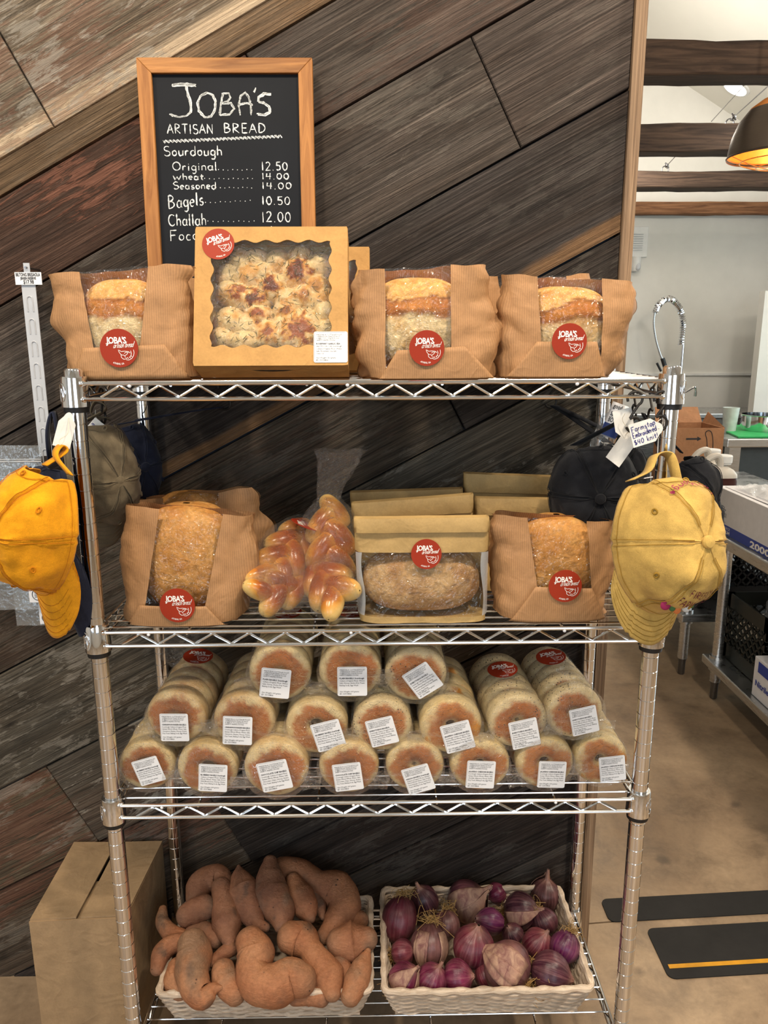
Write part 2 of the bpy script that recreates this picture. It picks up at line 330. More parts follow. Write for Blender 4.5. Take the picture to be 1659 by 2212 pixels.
def m_film(name, tint=(1,1,1,1), wr=55, strength=.5, base=.06, milk=.0, rough=.07, gl=.55):
    """thin clear plastic: straight-through transparency with crinkled glints"""
    m = Mat(name); v = m.coord(); nt = m.nt
    n1 = m.noise(v, wr, 3, .55, 1.5); vo = m.n('TexVoronoi', {'Vector': v, 'Scale': wr*.7}, feature='SMOOTH_F1').outputs['Distance']
    rd = m.math('ABSOLUTE', m.math('SUBTRACT', m.noise(v, wr*.8, 2, .5, 2.2), .5)); r2 = m.math('ABSOLUTE', m.math('SUBTRACT', m.noise(v, wr*2.1, 2, .5, 1.2), .5))
    h = m.math('ADD', m.math('ADD', m.math('MULTIPLY', n1, .5), m.math('MULTIPLY', vo, .5)), m.math('MULTIPLY_ADD', rd, -1.8, m.math('MULTIPLY', r2, -.9)))
    bp = m.n('Bump', {'Height': h, 'Strength': strength, 'Distance': .012}).outputs[0]
    tr = m.n('BsdfTransparent', {'Color': tint}).outputs[0]
    gs = m.n('BsdfGlossy', {'Color': (1,1,1,1), 'Roughness': rough, 'Normal': bp}).outputs[0]
    lw = m.n('LayerWeight', {'Blend': .35, 'Normal': bp}).outputs['Facing']
    fac = m.math('MULTIPLY_ADD', m.math('POWER', lw, 2.5), gl, base)
    mx = m.n('MixShader'); m.set(mx.inputs[0], fac); m.set(mx.inputs[1], tr); m.set(mx.inputs[2], gs); last = mx.outputs[0]
    if milk:
        df = m.n('BsdfDiffuse', {'Color': (.85, .88, .9, 1)}).outputs[0]; m2 = m.n('MixShader'); m.set(m2.inputs[0], milk); m.set(m2.inputs[1], last); m.set(m2.inputs[2], df); last = m2.outputs[0]
    nt.links.new(last, m.out.inputs[0]); return m.m
def m_vcol(name, scale=120, vary=.18, rough=.5, bump=.35, bs=60, spec=.35, dist=.004, sss=0.0, spk=None, gain=(1,1,1,1)):
    """colour carried by the mesh (crust, skin) with fine speckle"""
    m = Mat(name); v = m.coord(); f = m.noise(v, scale, 5, .65); k = m.ramp(f, [(.28, 1-vary), (.72, 1+vary)])
    b = m.mix(1.0, m.mix(1.0, m.attr('col'), gain, 'MULTIPLY'), k, 'MULTIPLY')
    if spk:
        vo = m.n('TexVoronoi', {'Vector': v, 'Scale': spk[0]}).outputs['Distance']
        mk = m.math('MULTIPLY', m.ramp(vo, [(spk[1], 1), (spk[1]+.05, 0)]), m.ramp(m.noise(v, spk[0]*.12, 2), [(.42, 0), (.5, 1)])); b = m.mix(mk, b, spk[2])
    m.P(Base_Color=b, Roughness=rough, Specular_IOR_Level=spec)
    if sss: m.P(Subsurface_Weight=sss, Subsurface_Radius=(.012, .006, .003), Subsurface_Scale=.4)
    if name.startswith('sweet'): m.bump(m.math('ADD', m.noise(v, bs, 6, .62, .4), m.math('MULTIPLY', m.noise(m.coord('Object', (1.2, 1.2, 4.5)), 60, 5, .65, 1.4), 1.3)), bump, dist)
    else: m.bump(m.noise(v, bs, 6, .62, .4), bump, dist)
    return m.m
def m_cloth(name, c, vary=.2, fade=0.35):
    m = Mat(name); v = m.coord(); f = m.noise(v, 18, 5, .65); w1 = m.noise(m.coord('Object', (1, 1, 1)), 900, 2, .6)
    b = m.mix(1.0, c, m.ramp(f, [(.3, 1-vary), (.7, 1+fade)]), 'MULTIPLY'); b = m.mix(1.0, b, m.ramp(w1, [(.3, .88), (.7, 1.1)]), 'MULTIPLY')
    m.P(Base_Color=b, Roughness=.92, Specular_IOR_Level=.12, Sheen_Weight=.08)
    m.bump(m.math('ADD', m.math('MULTIPLY', w1, .25), m.noise(v, 70, 4, .6, .8)), .3, .003); return m.m
def m_metal(name, c, rough=.15, an=0.0):
    m = Mat(name); f = m.noise(m.coord('Object', (2, 2, 90)), 6, 3); m.P(Base_Color=c, Metallic=1.0, Roughness=m.ramp(f, [(.3, rough*.75), (.7, rough*1.3)])); return m.m
def m_concrete():
    m = Mat('polished_concrete'); v = m.coord(); a = m.noise(v, 1.7, 6, .65, .4); b_ = m.noise(v, 9, 8, .72, .3); d = m.noise(v, 70, 4, .7)
    b = m.mix(m.ramp(a, [(.32, 0), (.68, 1)]), C(130, 107, 84), C(184, 158, 128)); b = m.mix(1.0, b, m.ramp(b_, [(.3, .66), (.5, 1.0), (.72, 1.2)]), 'MULTIPLY')
    b = m.mix(1.0, b, m.ramp(d, [(.3, .93), (.7, 1.05)]), 'MULTIPLY')
    st = m.n('TexVoronoi', {'Vector': v, 'Scale': 3.4}).outputs['Distance']; b = m.mix(m.ramp(m.math('ADD', st, m.math('MULTIPLY', b_, .12)), [(.1, .6), (.15, 0)]), b, C(84, 72, 62))
    m.P(Base_Color=b, Roughness=m.ramp(b_, [(.3, .34), (.7, .6)]), Specular_IOR_Level=.4); m.bump(b_, .15, .003); return m.m
WOODW = m_wood_wall(); CONC = m_concrete()
WHITE_WALL = plain('white_paint', C(226, 224, 218), .75, vary=.03, scale=8, bump=.15)
CEIL = plain('ceiling_paint', C(232, 229, 220), .8, vary=.02, scale=5)
WHITE_TRIM = plain('white_trim', C(232, 232, 230), .45, vary=.03)
BEAM = m_grain('dark_beam_wood', C(40, 30, 25), C(96, 76, 62), (3, 45, 45), .75, .7)
BEAM2 = m_grain('brown_beam_wood', C(92, 60, 40), C(164, 118, 84), (3, 45, 45), .75, .6)
TRIMW = m_grain('edge_board_wood', C(96, 74, 56), C(176, 146, 116), (140, 50, 2.5), .7, .6)
FRAMEW = m_grain('honey_pine', C(126, 76, 34), C(190, 132, 74), (70, 50, 5), .5, .25)
FRAMEH = m_grain('honey_pine_rail', C(126, 76, 34), C(190, 132, 74), (5, 50, 70), .5, .25)
SLATE = plain('chalkboard_black', C(17, 20, 26), .6, vary=.18, scale=7, spec=.2)
def m_chalk():
    m = Mat('white_chalk'); v = m.coord(); f = m.noise(v, 700, 3, .7)
    m.P(Base_Color=m.mix(m.ramp(f, [(.3, 0), (.55, 1)]), C(150, 156, 160), C(236, 238, 236)), Roughness=.95, Alpha=m.ramp(f, [(.26, .45), (.45, 1)])); return m.m
CHALK = m_chalk()
CHROME = m_metal('chrome', (.86, .87, .89, 1), .07); WIRE = m_metal('chrome_wire', (.82, .83, .84, 1), .14)
STEEL = m_metal('brushed_steel', (.62, .63, .64, 1), .3); DARKSTEEL = m_metal('dark_steel', (.22, .22, .23, 1), .35)
BLACKP = plain('black_plastic', C(24, 24, 26), .45, vary=.1); BLACKR = plain('black_rubber', C(38, 36, 34), .85, vary=.12, bump=.3)
KRAFT = m_kraft('ribbed_kraft_paper', C(174, 130, 88)); KRAFT2 = m_kraft('smooth_kraft_paper', C(184, 152, 98), False); KBOX = m_kraft('kraft_card', C(190, 144, 84), False, .7)
KRAFT_DARK = m_kraft('kraft_inside', C(166, 122, 84)); CARTON = m_kraft('corrugated_card', C(166, 138, 104), False, .8); CARTON2 = m_kraft('brown_corrugated_card', C(176, 128, 92), False, .8)
FILM = m_film('clear_film'); FILMW = m_film('window_film', wr=26, strength=.7, base=.05, gl=.5); FILMC = m_film('crinkled_film', wr=75, strength=1.0, base=.05, milk=.015, gl=.8)
POUCH = m_film('pouch_plastic', (.95, .98, 1, 1), 18, .5, .08, .1, .1, .6); FROST = m_film('frosted_gusset', (.95,.95,.93,1), 30, .4, .08, .35, .3)
RED = plain('terracotta_sticker', C(152, 48, 24), .5, vary=.05, scale=14, spec=.2); REDD = RED
INKW = plain('white_ink', C(244, 240, 234), .6, vary=.02); INKK = plain('black_ink', C(38, 38, 42), .6, vary=.02); LABELW = plain('white_label', C(238, 238, 240), .55, vary=.02)
CRUST = m_vcol('bread_crust', 150, .3, .62, .8, 75, .2, .006, gain=(.86,.79,.69,1)); BAGEL = m_vcol('bagel_crust', 110, .14, .42, .35, 80, .35, .004, gain=(.92,.88,.8,1))
BAGELS = m_vcol('seeded_bagel_crust', 110, .14, .42, .35, 80, .35, .004, gain=(.92,.88,.8,1), spk=(150, .17, C(48, 38, 28)))
CHALLAH = m_vcol('glazed_challah_crust', 120, .1, .24, .15, 60, .5, .003, gain=(.86,.76,.6,1))
FOCC = m_vcol('focaccia_crust', 130, .2, .42, .6, 70, .35, .006, gain=(.82,.72,.54,1)); HERB = plain('rosemary', C(62, 66, 34), .7, vary=.3, scale=200)
SPUD = m_vcol('sweet_potato_skin', 140, .2, .6, .6, 85, .3, .004, spk=(46, .06, C(70, 50, 40)))
def m_onion():
    m = Mat('red_onion_skin'); uv = m.n('TexCoord').outputs['UV']; v = m.coord()
    s1 = m.noise(m.n('Mapping', {'Vector': uv, 'Scale': (46, 1.2, 1)}).outputs[0], 1.0, 4, .6, .4); f = m.noise(v, 45, 4, .6)
    b = m.mix(m.ramp(s1, [(.4, 0), (.68, .75)]), m.attr('col'), m.mix(.5, m.attr('col'), C(170, 120, 120)))
    b = m.mix(1.0, b, m.ramp(f, [(.3, .6), (.7, 1.25)]), 'MULTIPLY'); m.P(Base_Color=b, Roughness=.34, Specular_IOR_Level=.45); m.bump(m.math('ADD', s1, f), .25, .003); return m.m
ONION = m_onion(); ONPAPER = m_grain('dry_onion_paper', C(120, 72, 74), C(196, 158, 132), (60, 60, 20), .6, .4); ROOT_M = plain('dry_onion_roots', C(178, 140, 84), .8, vary=.2, scale=120)
WICKER = m_grain('pale_wicker', C(196, 170, 144), C(234, 216, 194), (40, 40, 400), .6, .5)
def ds(m, *a): return m
# ------------------------------------------------------------------ the setting
WY = 0.352                                    # face of the plank wall
mb = MB()                                     # concrete floor: two slabs with a joint between them
jy = lambda x: 0.492+0.087*(x-0.496)
X0, X1, Y0, Y1 = -3.2, 4.2, -3.6, 5.2
mb.poly([(X0,Y0,0),(X1,Y0,0),(X1,jy(X1)-.0025,0),(X0,jy(X0)-.0025,0)], (0,0,-.1)).poly([(X0,jy(X0)+.0025,0),(X1,jy(X1)+.0025,0),(X1,Y1,0),(X0,Y1,0)], (0,0,-.1))
mb.box((X0,Y0,-.13),(X1,Y1,-.1))
struct('floor', mb, CONC)
TH = math.radians(27.6); AX = V((math.cos(TH),0,math.sin(TH))); CX = V((-math.sin(TH),0,math.cos(TH)))
def off(px, py): return at(px, py, y=WY).dot(CX)
def along(px, py): return at(px, py, y=WY).dot(AX)
offs = [-.4, -.2, -.05, .10, .26, off(529,1871), off(0,1925), off(0,1706), off(789,1056)+.01, off(676,861), off(900,447), off(316,479), off(0,425), off(293,169)]
offs += [offs[-1]+q for q in (.235, .45, .66, .87, 1.1)]
W_ = {  # plank: colour, red paint, white residue
 0: (C(84,74,64),0,.2), 1: (C(76,66,58),0,.1), 2: (C(70,60,54),.0,.1), 3: (C(62,54,50),0,.1), 4: (C(66,58,54),0,.1), 5: (C(96,84,72),.5,.2), 6: (C(102,90,74),.5,.4), 7: (C(92,86,76),0,.4),
 8: (C(78,70,60),.1,.1), 9: (C(66,60,57),0,.05), 10: (C(84,76,70),0,.12), 11: (C(84,64,54),.85,.0), 12: (C(120,100,78),0,.05), 13: (C(132,120,104),.42,.62), 14: (C(110,102,92),.3,.6), 15: (C(92,80,70),0,.1), 16: (C(80,72,64),0,.1), 17: (C(80,72,64),0,.1)}
JOINT = {5: [along(516,1822)], 6: [along(145,1725)], 8: [along(1030,979)], 10: [along(1090,238)], 13: [along(95,240)], 11: [along(640,330)], 7: [-1.3]}
ALT = {(5,1): (C(62,56,52),0,.1), (6,1): (C(96,88,78),.1,.95), (8,1): (C(60,54,50),0,.1), (10,1): (C(84,74,68),0,.05), (11,1): (C(84,76,70),.15,.05)}
EDGE = {13: (C(214,190,160), .16), 9: (C(128,98,70), .12)}
def clip(poly, nrm, d):
    out = []
    for i, p in enumerate(poly):
        q = poly[(i+1) % len(poly)]; a, b = p.dot(nrm)-d, q.dot(nrm)-d
        if a <= 0: out.append(p)
        if a*b < 0: out.append(p.lerp(q, a/(a-b)))
    return out
bm = bmesh.new(); uvl = bm.loops.layers.uv.new('uv')
lc = bm.loops.layers.float_color.new('col'); lf = bm.loops.layers.float_color.new('fx'); le = bm.loops.layers.float_color.new('edge')
rnd = random.Random(5)
for k in range(len(offs)-1):
    o0, o1 = offs[k]+.0022, offs[k+1]-.0022
    cuts = [-4.0] + JOINT.get(k, []) + [4.0]
    for j in range(len(cuts)-1):
        a0, a1 = cuts[j]+.0012, cuts[j+1]-.0012
        P = [AX*a0+CX*o0, AX*a1+CX*o0, AX*a1+CX*o1, AX*a0+CX*o1]
        for nrm, d in ((V((1,0,0)),.464), (V((-1,0,0)),2.4), (V((0,0,1)),2.62), (V((0,0,-1)),0)): P = clip(P, nrm, d) if P else P
        if len(P) < 3: continue
        yy = WY + rnd.choice((0, .0015, .003, .005)); sd = rnd.random()*40
        c, red, wh = ALT.get((k, j)) or W_[k]; ec, ea = EDGE.get(k, (C(150,120,92), -1.0))
        def vert(p, dy, ins=0):
            return bm.verts.new((p.x, yy+dy, p.z))
        cen = sum(P, V((0,0,0)))/len(P)
        ring0 = [vert(cen+(p-cen)*(1-.0022/max(.02,(p-cen).length)), 0) for p in P]; ring1 = [vert(p, .0025) for p in P]; ring2 = [vert(p, .03) for p in P]
        fs = [bm.faces.new(ring0)]
        for ra, rb in ((ring0, ring1), (ring1, ring2)):
            for i in range(len(P)): fs.append(bm.faces.new((ra[i], rb[i], rb[(i+1) % len(P)], ra[(i+1) % len(P)])))
        for f in fs:
            for lp in f.loops:
                p = lp.vert.co; u, v = p.dot(AX), p.dot(CX)
                lp[uvl].uv = (u+sd, v+sd*.37); lp[lc] = c; lp[lf] = (red, wh, (v-o0)/(o1-o0), 1); lp[le] = (ec[0], ec[1], ec[2], ea)
bmesh.ops.recalc_face_normals(bm, faces=bm.faces)
me = bpy.data.meshes.new('wall_back'); bm.to_mesh(me); bm.free(); me.materials.append(WOODW)
o = bpy.data.objects.new('wall_back', me); col.objects.link(o); ROOT[o.name] = V((0,0,0)); tag(o, kind='structure')
struct('wall_core', MB().box((-2.4, WY+.036, 0), (.462, WY+.12, 2.62)), plain('stud_wall', C(70,78,92), .8))
struct('trim_1', MB().box((.464, WY-.008, 0), (.486, WY+.12, 2.62)), TRIMW)
struct('wall_kitchen', MB().box((-3.2, 5.0, 0), (4.2, 5.1, 4.6)), WHITE_WALL)
struct('wall_left', MB().box((-3.3, -3.6, 0), (-3.2, 5.1, 4.0)), WHITE_WALL)
struct('wall_right', MB().box((4.2, -3.6, 0), (4.3, 5.1, 4.0)), WHITE_WALL)
fr = MB()                                     # front wall of the shop, behind the camera, with two tall windows
for lo, hi in (((-3.2,-3.6,0),(4.2,-3.5,.75)), ((-3.2,-3.6,2.75),(4.2,-3.5,4.0)), ((-3.2,-3.6,.75),(-2.7,-3.5,2.75)), ((-1.1,-3.6,.75),(.1,-3.5,2.75)), ((1.7,-3.6,.75),(4.2,-3.5,2.75))): fr.box(lo, hi)
struct('wall_front', fr, WHITE_WALL)
for n_, x in ((1, -1.9), (2, .9)):
    wf = MB()
    for lo, hi in (((x-.8,-3.6,.75),(x-.74,-3.52,2.75)), ((x+.74,-3.6,.75),(x+.8,-3.52,2.75)), ((x-.74,-3.6,.75),(x+.74,-3.52,.81)), ((x-.74,-3.6,2.69),(x+.74,-3.52,2.75)), ((x-.02,-3.59,.81),(x+.02,-3.53,2.69))): wf.box(lo, hi)
    struct('window_%d' % n_, wf, DARKSTEEL)
# ceiling: gable running front to back; the right slope comes down over the kitchen
e0, e1 = at(1455,165,y=5.0), at(1605,265,y=5.0); sl = (e1.z-e0.z)/(e1.x-e0.x); RX = .3; rz = e0.z+sl*(RX-e0.x)
cz = lambda x: rz+sl*(x-RX) if x > RX else rz-sl*(x-RX)*1.0
mb = MB()
for xa, xb in ((-3.3, RX), (RX, 4.3)): mb.poly([(xa,-3.6,cz(xa)),(xb,-3.6,cz(xb)),(xb,5.1,cz(xb)),(xa,5.1,cz(xa))], (0,0,.08))
struct('ceiling', mb, CEIL)
struct('trim_2', MB().box((1.0, 4.985, at(1550,811,y=5).z), (4.2, 5.0, at(1550,806,y=5).z)), WHITE_TRIM)
struct('wall_partition', MB().box((at(1640,760,y=4.3).x, 4.3, 0), (4.2, 4.38, at(1650,628,y=4.3).z)), WHITE_WALL)
# ------------------------------------------------------------------ wire shelving unit
HW, DP = .445, .334; ZS = (1.3846, .9961, .6888, .1753); GAP = .0228
rack = thing('wire_shelving_unit', 'tall chrome wire shelving unit of four shelves against the plank wall', 'shelving', (0, DP/2, 0))
def post(x, y, ztop):
    mb = MB(); pr = [(.0, .03), (.0135, .03)]; z = .055
    while z < ztop-.01:
        pr += [(.0135, z-.0022), (.0135, z-.0011), (.0126, z-.0004), (.0126, z+.0004), (.0135, z+.0011), (.0135, z+.0022)]; z += .0254
    pr += [(.0135, ztop-.003), (.011, ztop), (0, ztop)]
    mb.lathe(pr, (x, y, 0), 28, cap=False); p = obj('post', mb, CHROME, rack, ang=50)
    obj('levelling_foot', MB().lathe([(0,0),(.014,0),(.015,.006),(.008,.012),(.008,.034),(0,.034)], (x, y, 0), 20, cap=False), STEEL, p)
for x in (-HW, HW):
    for y in (0, DP): post(x, y, ZS[0]+.022)
def rod(a, b, r=.0029, n=8): return (a, b, r, n)
def zig(mb, a, b, zt, zb, per, r=.0021):
    a, b = V(a), V(b); L = (b-a).length; n = max(2, round(L/per)); pts = []
    for i in range(2*n+1):
        t = i/(2*n); p = a.lerp(b, .03+.94*t); pts.append(V((p.x, p.y, zb+.003 if i % 2 == 0 else zt-.003)))
    Q = []
    for i, p in enumerate(pts):
        if 0 < i < len(pts)-1: Q += [p.lerp(pts[i-1], .16), p, p.lerp(pts[i+1], .16)]
        else: Q.append(p)
    mb.tube(Q, r, 6)
for zi, z in enumerate(ZS):
    fx0, fy0, fy1 = HW-.016, -.012, DP+.012
    rails = MB()
    for zz in (z, z-GAP):
        rails.tube([(-fx0, fy0, zz), (fx0, fy0, zz)], .0031, 10).tube([(-fx0, fy1, zz), (fx0, fy1, zz)], .0031, 10)
        for sx in (-1, 1): rails.tube([(sx*(HW+.0), .016, zz), (sx*(HW+.0), DP-.016, zz)], .0031, 10)
    sh = obj('wire_shelf', rails, WIRE, rack)
    deck = MB()
    for i in range(12): yy = .008+(DP-.016)*i/11; deck.tube([(-HW, yy, z+.0012), (HW, yy, z+.0012)], .0016, 6)
    for x in (-.3, -.1, .1, .3): deck.tube([(x, fy0, z-.003), (x, fy1, z-.003)], .0022, 6)
    obj('deck_wires', deck, WIRE, sh)
    per = (.0615, .0605, .061, .061)[zi]
    for nm, a, b in (('front_truss', (-fx0, fy0, 0), (fx0, fy0, 0)), ('rear_truss', (-fx0, fy1, 0), (fx0, fy1, 0)), ('side_truss', (-HW, .018, 0), (-HW, DP-.018, 0)), ('side_truss', (HW, .018, 0), (HW, DP-.018, 0))):
        t = MB(); zig(t, a, b, z, z-GAP, per); obj(nm, t, WIRE, sh)
    for x in (-HW, HW):
        for y in (0, DP):
            c = MB().lathe([(.0138, z-.034), (.0205, z-.034), (.0205, z-.030), (.0188, z+.008), (.0180, z+.0105), (.0138, z+.0105)], (x, y, 0), 28, cap=False)
            yo = -.014 if y == 0 else .014
            for zz in (z, z-GAP): c.sphere((x-(.014 if x > 0 else -.014), y+yo*.7, zz), (.008, .006, .0055), 10, 6)
            co = obj('corner_collar', c, CHROME, sh, ang=50)
            obj('split_sleeve', MB().lathe([(.0138, z-.0425), (.0178, z-.0425), (.0186, z-.034), (.0138, z-.034)], (x, y, 0), 24, cap=False), BLACKP, sh, label='black plastic split sleeve')
            if y == 0:                         # raised oval badge on the outer side of the collar
                em = MB(); sx = 1 if x > 0 else -1; rr = .0205
                pt = lambda a, h: V((x+rr*math.cos(a), y+rr*math.sin(a), z-.013+h))
                ca = -.75 if sx > 0 else PI+.75
                em.tube([pt(ca+.42*math.cos(t), .014*math.sin(t)) for t in lsp(0, 2*PI, 25)[:-1]], .0005, 5, closed=True)
                em.tube([pt(ca-.2*sx, -.006), pt(ca-.12*sx, .006), pt(ca, -.004), pt(ca+.1*sx, .006), pt(ca+.2*sx, -.006)], .0006, 5)
                obj('badge', em, CHROME, co)
    for xn in (-.36, -.04, .3):
        obj('rail_nub', MB().sphere((xn, fy0-.001, z-.0035), .003, 8, 6), LABELW, sh, label='white nub under the rail')
# ------------------------------------------------------------------ helpers for packaging
def place(name, me, parent, c, nrm, up, s=1.0, label=None):
    nrm = V(nrm).normalized(); up = V(up); xx = up.cross(nrm).normalized(); yy = nrm.cross(xx)
    M = Matrix((xx, yy, nrm)).transposed()
    return inst(name, me, parent, V(c)-org_of(parent), M.to_euler(), s, label)
def sticker_meshes():
    d = MB(); N = 40
    d.add([(0,0,.0)]+[(math.cos(2*PI*k/N), math.sin(2*PI*k/N), 0) for k in range(N)]+[(math.cos(2*PI*k/N), math.sin(2*PI*k/N), -.02) for k in range(N)],
          [(0, 1+k, 1+(k+1) % N) for k in range(N)]+[(1+k, 1+N+k, 1+N+(k+1) % N, 1+(k+1) % N) for k in range(N)])
    p = MB(); t = text_mb("JOBA'S", .42, .012, space=.92); wd = max(v.x for v in t.v); k = 1.02/wd
    p.join(t, lambda q: V((-.62+q.x*k, .24+q.y*1.12, .012)))
    for x0 in (-.62,): p.add([(x0-.05,.22,.012),(x0+.17,.22,.012),(x0+.17,.255,.012),(x0-.05,.255,.012)], [(0,1,2,3)])
    h = hand_mb('artisan bread', .3, .026, 1.05, track=.03); p.join(h, lambda q: V((-.3+q.x+q.y*.35, .0+q.y+q.x*.06, .012)))
    st = MB()
    for P in ([(-.02,-.1),(.02,-.24),(.1,-.34),(.2,-.4)], [(.02,-.12),(.12,-.2),(.3,-.18),(.5,-.2),(.6,-.28)], [(.1,-.34),(.12,-.5),(.24,-.6),(.36,-.58),(.44,-.5)],
              [(.2,-.36),(.3,-.42),(.34,-.52)], [(.78,-.1),(.8,-.26),(.76,-.42),(.66,-.56),(.5,-.64),(.36,-.62)], [(.62,-.16),(.66,-.3),(.62,-.42),(.54,-.52)], [(.5,-.22),(.42,-.34),(.3,-.42)],
              [(.44,-.5),(.5,-.58)], [(.54,-.46),(.6,-.54)], [(.62,-.4),(.68,-.47)], [(.28,-.3),(.36,-.24),(.46,-.24)]): ribbon(st, P, .026)
    p.join(st, lambda q: V((q.x-.02, q.y+.02, .012)))
    t = text_mb('ATHENS, GA', .13, .002); wd = max(v.x for v in t.v)
    def bend(q):
        a = (q.x/wd-.5)*.72 - .08; r = .86-q.y; return V((r*math.sin(a)*1.0, -r*math.cos(a), .012))
    p.join(t, bend)
    return d.mesh('sticker', RED, False), p.mesh('sticker_print', INKW, False, fix=False)
ST_D, ST_P = sticker_meshes()
def sticker(parent, c, r, nrm=(0,-1,0), up=(0,0,1), label='round terracotta sticker'):
    s = place('sticker', ST_D, parent, c, nrm, up, r, label); inst('sticker_print', ST_P, s); return s
def text_label(lines, w, h):
    """white label plate, origin at its centre; lines = (text, size, bold, shear, y-from-top)"""
    d = MB(); rr = .06*w; pts = []
    for cx_, cy_, a0 in ((w/2-rr,h/2-rr,0),(-w/2+rr,h/2-rr,90),(-w/2+rr,-h/2+rr,180),(w/2-rr,-h/2+rr,270)): pts += [(x,y,0) for x,y in arc(cx_,cy_,rr,rr,a0,a0+90,5)]
    d.poly(pts, (0,0,-.0003)); p = MB()
    for tx, sz, bo, shr, y in lines:
        t = text_mb(tx, sz*h, bo*h, shr, res=1, space=.93); wd = max([q.x for q in t.v] or [1]); k = min(1.0, w*.86/wd); p.join(t, lambda q: V((-w*.43+q.x*k, h/2-y*h+q.y, .0003)))
    fr_ = MB()
    q = [(x*.955,y*.955) for x,y,_ in pts]; ribbon(fr_, q[4:11], w*.006); p.join(fr_, lambda v: V((v.x, v.y, .0003)))
    return d.mesh('label', LABELW, False), p.mesh('label_text', INKK, False, fix=False)
HEAD = [('MADE IN A COTTAGE FOOD', .066, 0, .25, .125), ('OPERATION THAT IS NOT', .066, 0, .25, .185), ('SUBJECT TO STATE FOOD', .066, 0, .25, .245), ('SAFETY INSPECTIONS.', .066, 0, .25, .305)]
def label_meshes(name, body, wt='600 grams', w=.052, h=.055):
    L = HEAD + [(name, .075, .0016, 0, .42)] + [(b, .07, 0, 0, .5+.078*i) for i, b in enumerate(body)] + [('Net Weight: '+wt, .07, 0, .25, .87), ('ID: 5310866', .082, 0, .1, .95)]
    return text_label(L, w, h)
def curve_at(pts, t): return ipol(lsp(0, 1, len(pts)), [V(p) for p in pts], t)
# ------------------------------------------------------------------ bread
def bread_colour(kind, h, p, sd, side=0.0):
    n = fbm(p, 38, sd); n2 = fbm(p, 90, sd+3)
    if kind == 'ear':
        hh = h+.13*fbm(p, 15, sd+7)+.05*n2
        if hh > .80: return mixc(mixc(C(222,164,92), C(234,190,124), .5+n2*1.5), C(176,112,54), sm(.0,.45,n)*.6)
        band = mixc(C(208,142,72), C(186,116,54), .5+n*1.5)
        pale = mixc(mixc(C(232,212,170), C(214,176,118), sm(-.15,.35,n)), C(204,150,84), sm(.0,.35,fbm(p,13,sd+9))*.7); pale = mixc(pale, C(200,148,84), (1-sm(.08,.3,h))*.6)
        c = mixc(pale, band, sm(.58,.62,hh)); c = mixc(c, C(140,80,34), sm(.56,.60,hh)*(1-sm(.60,.66,hh))*.8); return mixc(c, C(132,80,40), sm(.75,.785,hh)*.7)  # toasted jagged edge, then the crack's thin shadow painted dark below the cap
    if kind == 'gold':
        c = mixc(C(216,166,100), C(198,138,72), .5+n*1.2); c = mixc(c, C(146,88,42), sm(.1,.6,fbm(p,15,sd+5)+.25*(h-.4))*.6); return mixc(c, C(230,194,134), sm(.1,.5,n2)*.4)
    c = mixc(C(176,134,92), C(208,176,132), .5+n*1.7); c = mixc(c, C(116,82,56), sm(.15,.45,fbm(p,24,sd+5))*.7); return mixc(c, C(70,52,44), sm(.3,.42,n2)*.7)
def loaf_mb(c, r, kind, sd, pw=3.0):
    """rounded loaf, centre c, half sizes r"""
    mb = MB(); c = V(c); NU, NV = 84, 54
    def fn(u, v):
        cu, su, cv, sv = math.cos(u), math.sin(u), math.cos(v), math.sin(v); e = 2/pw
        s = lambda q, k=e: math.copysign(abs(q)**k, q)
        x, y, z = r[0]*s(cu)*abs(sv)**e, r[1]*s(su)*abs(sv)**e, -r[2]*s(cv, .85)
        p = c+V((x,y,z)); h = (z/r[2]+1)/2
        k = 1+.07*fbm(p, 16, sd)+.03*fbm(p, 60, sd+4)
        if kind == 'ear':
            line = .66+.05*math.sin(x*26+sd); k += .03*sm(line-.02, line+.03, h)*(1-sm(.86,1,h)) - .02*sm(line-.14, line-.02, h)*(1-sm(line-.02,line+.02,h))
        if kind == 'rye': k += .05*math.sin(x*95+sd)*sm(.2,.6,h)*.5
        return c+V((x*k, y*k, z*(1+.04*fbm(p, 22, sd+2))))
    return mb.grid(fn, [2*PI*i/NU for i in range(NU)], [max(.02, min(PI-.02, PI*j/NV)) for j in range(NV+1)], wrap=True,
                   cfn=lambda u, v, p: bread_colour(kind, (math.copysign(abs(math.cos(v))**.85, -math.cos(v))+1)/2, p, sd))
